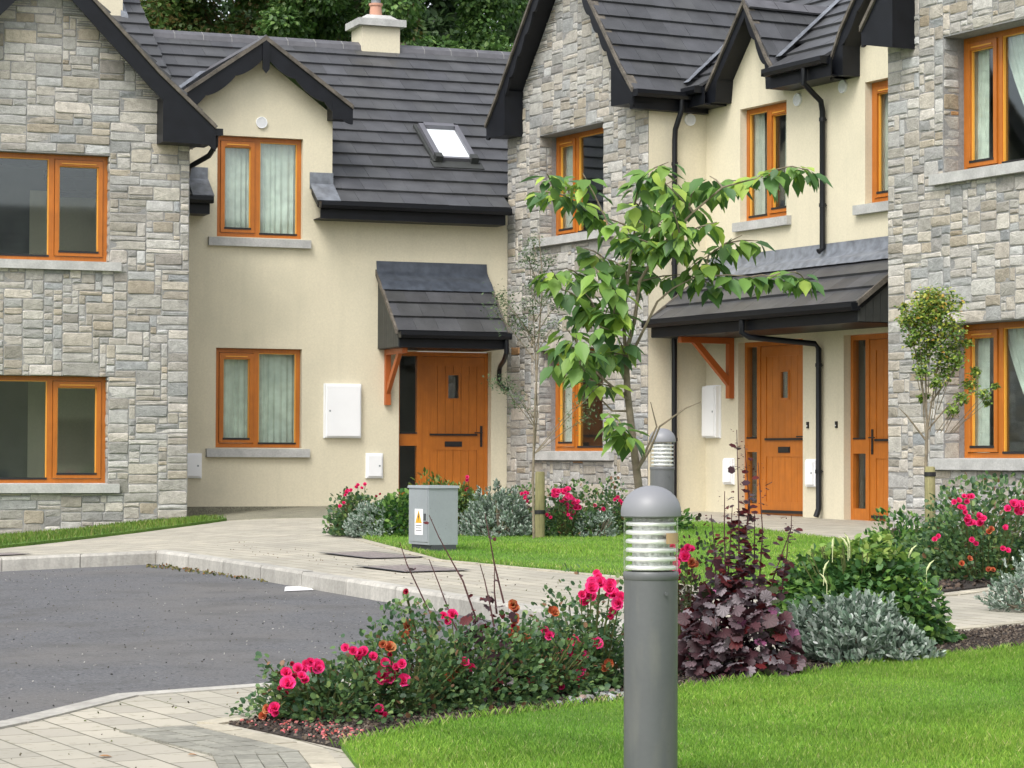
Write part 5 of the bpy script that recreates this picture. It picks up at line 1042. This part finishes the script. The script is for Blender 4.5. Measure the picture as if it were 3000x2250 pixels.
# ================================================================ grass, soil crumbs, litter
def grass_blades(name, poly, n, hr, wr, seed, h0, cols, wts, clump=.35, edge=None):
    r = np.random.default_rng(seed); xs = [p[0] for p in poly]; ys = [p[1] for p in poly]; x = r.uniform(min(xs), max(xs), n*4); y = r.uniform(min(ys), max(ys), n*4)
    k = inpoly(x, y, poly); x, y = x[k][:n], y[k][:n]; n = len(x); z = np.array([G(a, b) for a, b in zip(x, y)])+h0-.004
    a = r.uniform(0, 2*np.pi, n); hh = r.uniform(hr[0], hr[1], n)*(1+clump*np.sin(x*2.1+1)*np.sin(y*1.7+x)); le = r.uniform(0, .6, n)*hh; w_ = r.uniform(wr[0], wr[1], n); a2 = r.uniform(0, 2*np.pi, n)
    B = np.c_[x, y, z]; S = np.c_[np.cos(a), np.sin(a), 0*a]*w_[:, None]; T = np.c_[np.cos(a2)*le, np.sin(a2)*le, hh]
    V = np.stack([B-S, B+S, B+S*.7+T*[.35, .35, .6], B+T], 1).reshape(-1, 3); F = np.arange(4*n).reshape(n, 4)
    patch = np.sin(x*1.3+2*np.sin(y*.9))*np.sin(y*1.1+1.7*np.sin(x*1.6)); C = np.array(cols)[r.choice(len(cols), n, p=np.array(wts)/sum(wts))]*(1+np.array([.26, .15, .2])*patch[:, None]+.10*np.sin(x*5.1+3*np.sin(y*3.3))[:, None])*(1+r.uniform(-.15, .15, (n, 1)))
    o = np_mesh(name, V, F, C, 'blade'); o['kind'] = 'stuff'; return o
GC = [(.22, .40, .045), (.165, .335, .035), (.30, .47, .07), (.44, .47, .18), (.12, .25, .028)]
vis = [(-.6, 9.1), (-.2, 9.85), (.47, 10.6), (.79, 11.12), (1.76, 12.25), (2.63, 13.15), (3.4, 13.8), (2.6, 10.5), (1.9, 7.2), (-.1, 7.2), (-.2, 7.5), (-.5, 8.5)]
grass_blades('lawn_grass', vis, 300000, (.012, .028), (.0007, .0014), 91, .015, GC, [5, 4, 3, .8, 2])
grass_blades('lawn_grass', LAWN2, 90000, (.014, .032), (.0018, .0034), 92, .02, GC, [5, 4, 3, .8, 2])
grass_blades('verge_grass', STRIP, 26000, (.03, .07), (.004, .007), 93, .03, [(.12, .22, .03), (.10, .18, .02), (.25, .26, .08), (.18, .26, .04)], [4, 3, 1.5, 2])
for i, pl in enumerate((LAWN1[:7], LAWN2)):   # ragged longer blades along the lawn edges
    nn = 2600; r = np.random.default_rng(95+i); L_ = [Vector(p) for p in pl]; P = []
    seg = list(zip(L_, L_[1:])) if i == 0 else list(zip(L_, L_[1:]+L_[:1])); ws = np.array([(b-a).length for a, b in seg]); ks = r.choice(len(seg), nn*(1+i), p=ws/ws.sum())
    for k in ks:
        a, b = seg[k]; q = a.lerp(b, r.random()); P.append((q.x+r.normal()*.018, q.y+r.normal()*.018))
    P = np.array(P); n = len(P); z = np.array([G(*p) for p in P])+.01; a = r.uniform(0, 6.28, n); a2 = r.uniform(0, 6.28, n); hh = r.uniform(.018, .045, n); w_ = r.uniform(.0009, .0018, n)*(1+i); B = np.c_[P, z]; S = np.c_[np.cos(a), np.sin(a), 0*a]*w_[:, None]; T = np.c_[np.cos(a2)*hh*.6, np.sin(a2)*hh*.6, hh]
    o = np_mesh('edge_grass', np.stack([B-S, B+S, B+S*.7+T*[.35, .35, .6], B+T], 1).reshape(-1, 3), np.arange(4*n).reshape(n, 4), np.array(GC)[r.choice(5, n)], 'blade'); o['kind'] = 'stuff'
r = np.random.default_rng(120); n = 520; a = r.uniform(0, 6.28, n); rr = .088+r.exponential(.03, n); x = .43+rr*np.cos(a); y = 7.9+rr*np.sin(a); z = np.array([G(p_, q_) for p_, q_ in zip(x, y)])+.01
hh = r.uniform(.03, .10, n)*np.exp(-(rr-.088)*8); a2 = r.uniform(0, 6.28, n); B = np.c_[x, y, z]; S = np.c_[-np.sin(a), np.cos(a), 0*a]*.0014; T = np.c_[np.cos(a2)*hh*.5, np.sin(a2)*hh*.5, hh]
o = np_mesh('long_grass', np.stack([B-S, B+S, B+S*.7+T*[.35, .35, .6], B+T], 1).reshape(-1, 3), np.arange(4*n).reshape(n, 4), np.array(GC)[r.choice(5, n)], 'blade'); o['kind'] = 'stuff'
def crumbs(name, poly, n, s, cols, seed, h0, mt='matte', flat=.5):
    r = np.random.default_rng(seed); xs = [p[0] for p in poly]; ys = [p[1] for p in poly]; x = r.uniform(min(xs), max(xs), n*6); y = r.uniform(min(ys), max(ys), n*6); k = inpoly(x, y, poly); x, y = x[k][:n], y[k][:n]; n = len(x)
    z = np.array([G(a, b) for a, b in zip(x, y)])+h0; P = np.c_[x, y, z+r.uniform(0, s[1]*.3, n)]; O = nrm(r.normal(size=(n, 3))*[1, 1, flat]); U = nrm(r.normal(size=(n, 3))*.5+[0, 0, 1]); T = (np.array([(-.5, -.3, -.2), (.5, -.22, -.2), (.45, .25, -.2), (-.4, .3, -.2), (-.3, -.15, .2), (.35, -.12, .22), (.28, .15, .18), (-.3, .16, .2)]), np.array([(4, 5, 6, 7), (0, 1, 5, 4), (1, 2, 6, 5), (2, 3, 7, 6), (3, 0, 4, 7)]))
    V, F = leaves(P, O, U, r.uniform(s[0], s[1], n), T); C = np.repeat(np.array(cols)[r.choice(len(cols), n)]*(1+r.uniform(-.25, .25, (n, 1))), 5, axis=0); o = np_mesh(name, V, F, C, mt); o['kind'] = 'stuff'; return o
crumbs('bark_chips', BED1, 14000, (.006, .022), [(.05, .035, .026), (.03, .022, .018), (.09, .065, .045), (.16, .13, .10)], 97, .008)
crumbs('bark_chips', BED2, 3500, (.02, .05), [(.05, .035, .026), (.03, .022, .018), (.10, .07, .05)], 98, .014)
crumbs('bark_chips', BED3, 3500, (.02, .05), [(.05, .035, .026), (.03, .022, .018), (.10, .07, .05)], 99, .014)
crumbs('pebbles', [(.15, 10.4), (.5, 10.65), (.6, 10.95), (.3, 10.9)], 45, (.02, .05), [(.35, .36, .36), (.24, .23, .22), (.30, .22, .18)], 100, .012)
crumbs('fallen_petals', [(-1.05, 9.85), (-.85, 9.5), (-.6, 9.2), (-.5, 9.5), (-.8, 10.0)], 110, (.008, .018), [(.60, .14, .16), (.65, .25, .22), (.5, .10, .08)], 101, .012, 'petal', .2)
crumbs('debris', [(-1.6, 10.6), (-1.0, 11.1), (.3, 11.9), (2, 13.9), (.5, 18), (-2.6, 25), (-3.0, 24), (.6, 15.6), (.9, 13.4), (-.4, 11.5)], 200, (.005, .013), [(.09, .08, .05), (.16, .10, .05), (.12, .14, .05)], 102, .004)
crumbs('road_grit', [(-4.5, 22.0), (-3.2, 22.9), (.3, 15.2), (.8, 13.6), (-.6, 11.9), (-1.9, 10.9), (-4, 12)], 900, (.005, .013), [(.05, .05, .05), (.10, .09, .07), (.32, .31, .29)], 103, -.113)
crumbs('debris', [(-2.2, 6.5), (-.3, 7.3), (-1.1, 9.8), (-1.0, 11), (-1.5, 10.8), (-1.8, 9.8)], 60, (.005, .012), [(.09, .08, .05), (.06, .05, .035), (.12, .14, .05)], 104, .005)
crumbs('kerb_weeds', [(-3.3, 22.75), (-3.12, 22.98), (-1.9, 20.35), (-1.97, 20.3)], 150, (.012, .035), [(.18, .16, .05), (.25, .13, .05), (.08, .10, .03)], 105, -.11, 'leaf', 1.2)
m = MB(); q = [(-1.74, 19.72), (-1.58, 19.80), (-1.50, 19.35), (-1.70, 19.22)]
m.prism([(a, b, G(a, b)-.112) for a, b in q], [(a+.01, b, G(a, b)-.108) for a, b in q]); tag(m.build('paper_litter', 'paper', loc=(-1.63, 19.5, G(-1.63, 19.5)-.11)), 'flat white scrap of paper on the asphalt by the kerb', 'litter')
for (a, b, r_, l_) in ((-1.42, 8.85, .03, 'dry brown fallen leaf lying on the paving, left of the two'), (-1.12, 8.9, .022, 'dry brown fallen leaf lying on the paving, right of the two')):
    V, F = leaves(np.array([[a, b, G(a, b)+.006]]), np.array([[1., .2, .05]]), np.array([[0, 0, 1.]]), np.array([r_*1.6]), LEAF, 1.3); o = np_mesh('fallen_leaf', V, F, np.array([(.42, .22, .10)]*2), 'matte', loc=(a, b, G(a, b))); tag(o, l_, 'leaf', 'fallen leaves on the paving')
for o in bpy.data.objects:
    if '_org' in o: del o['_org']
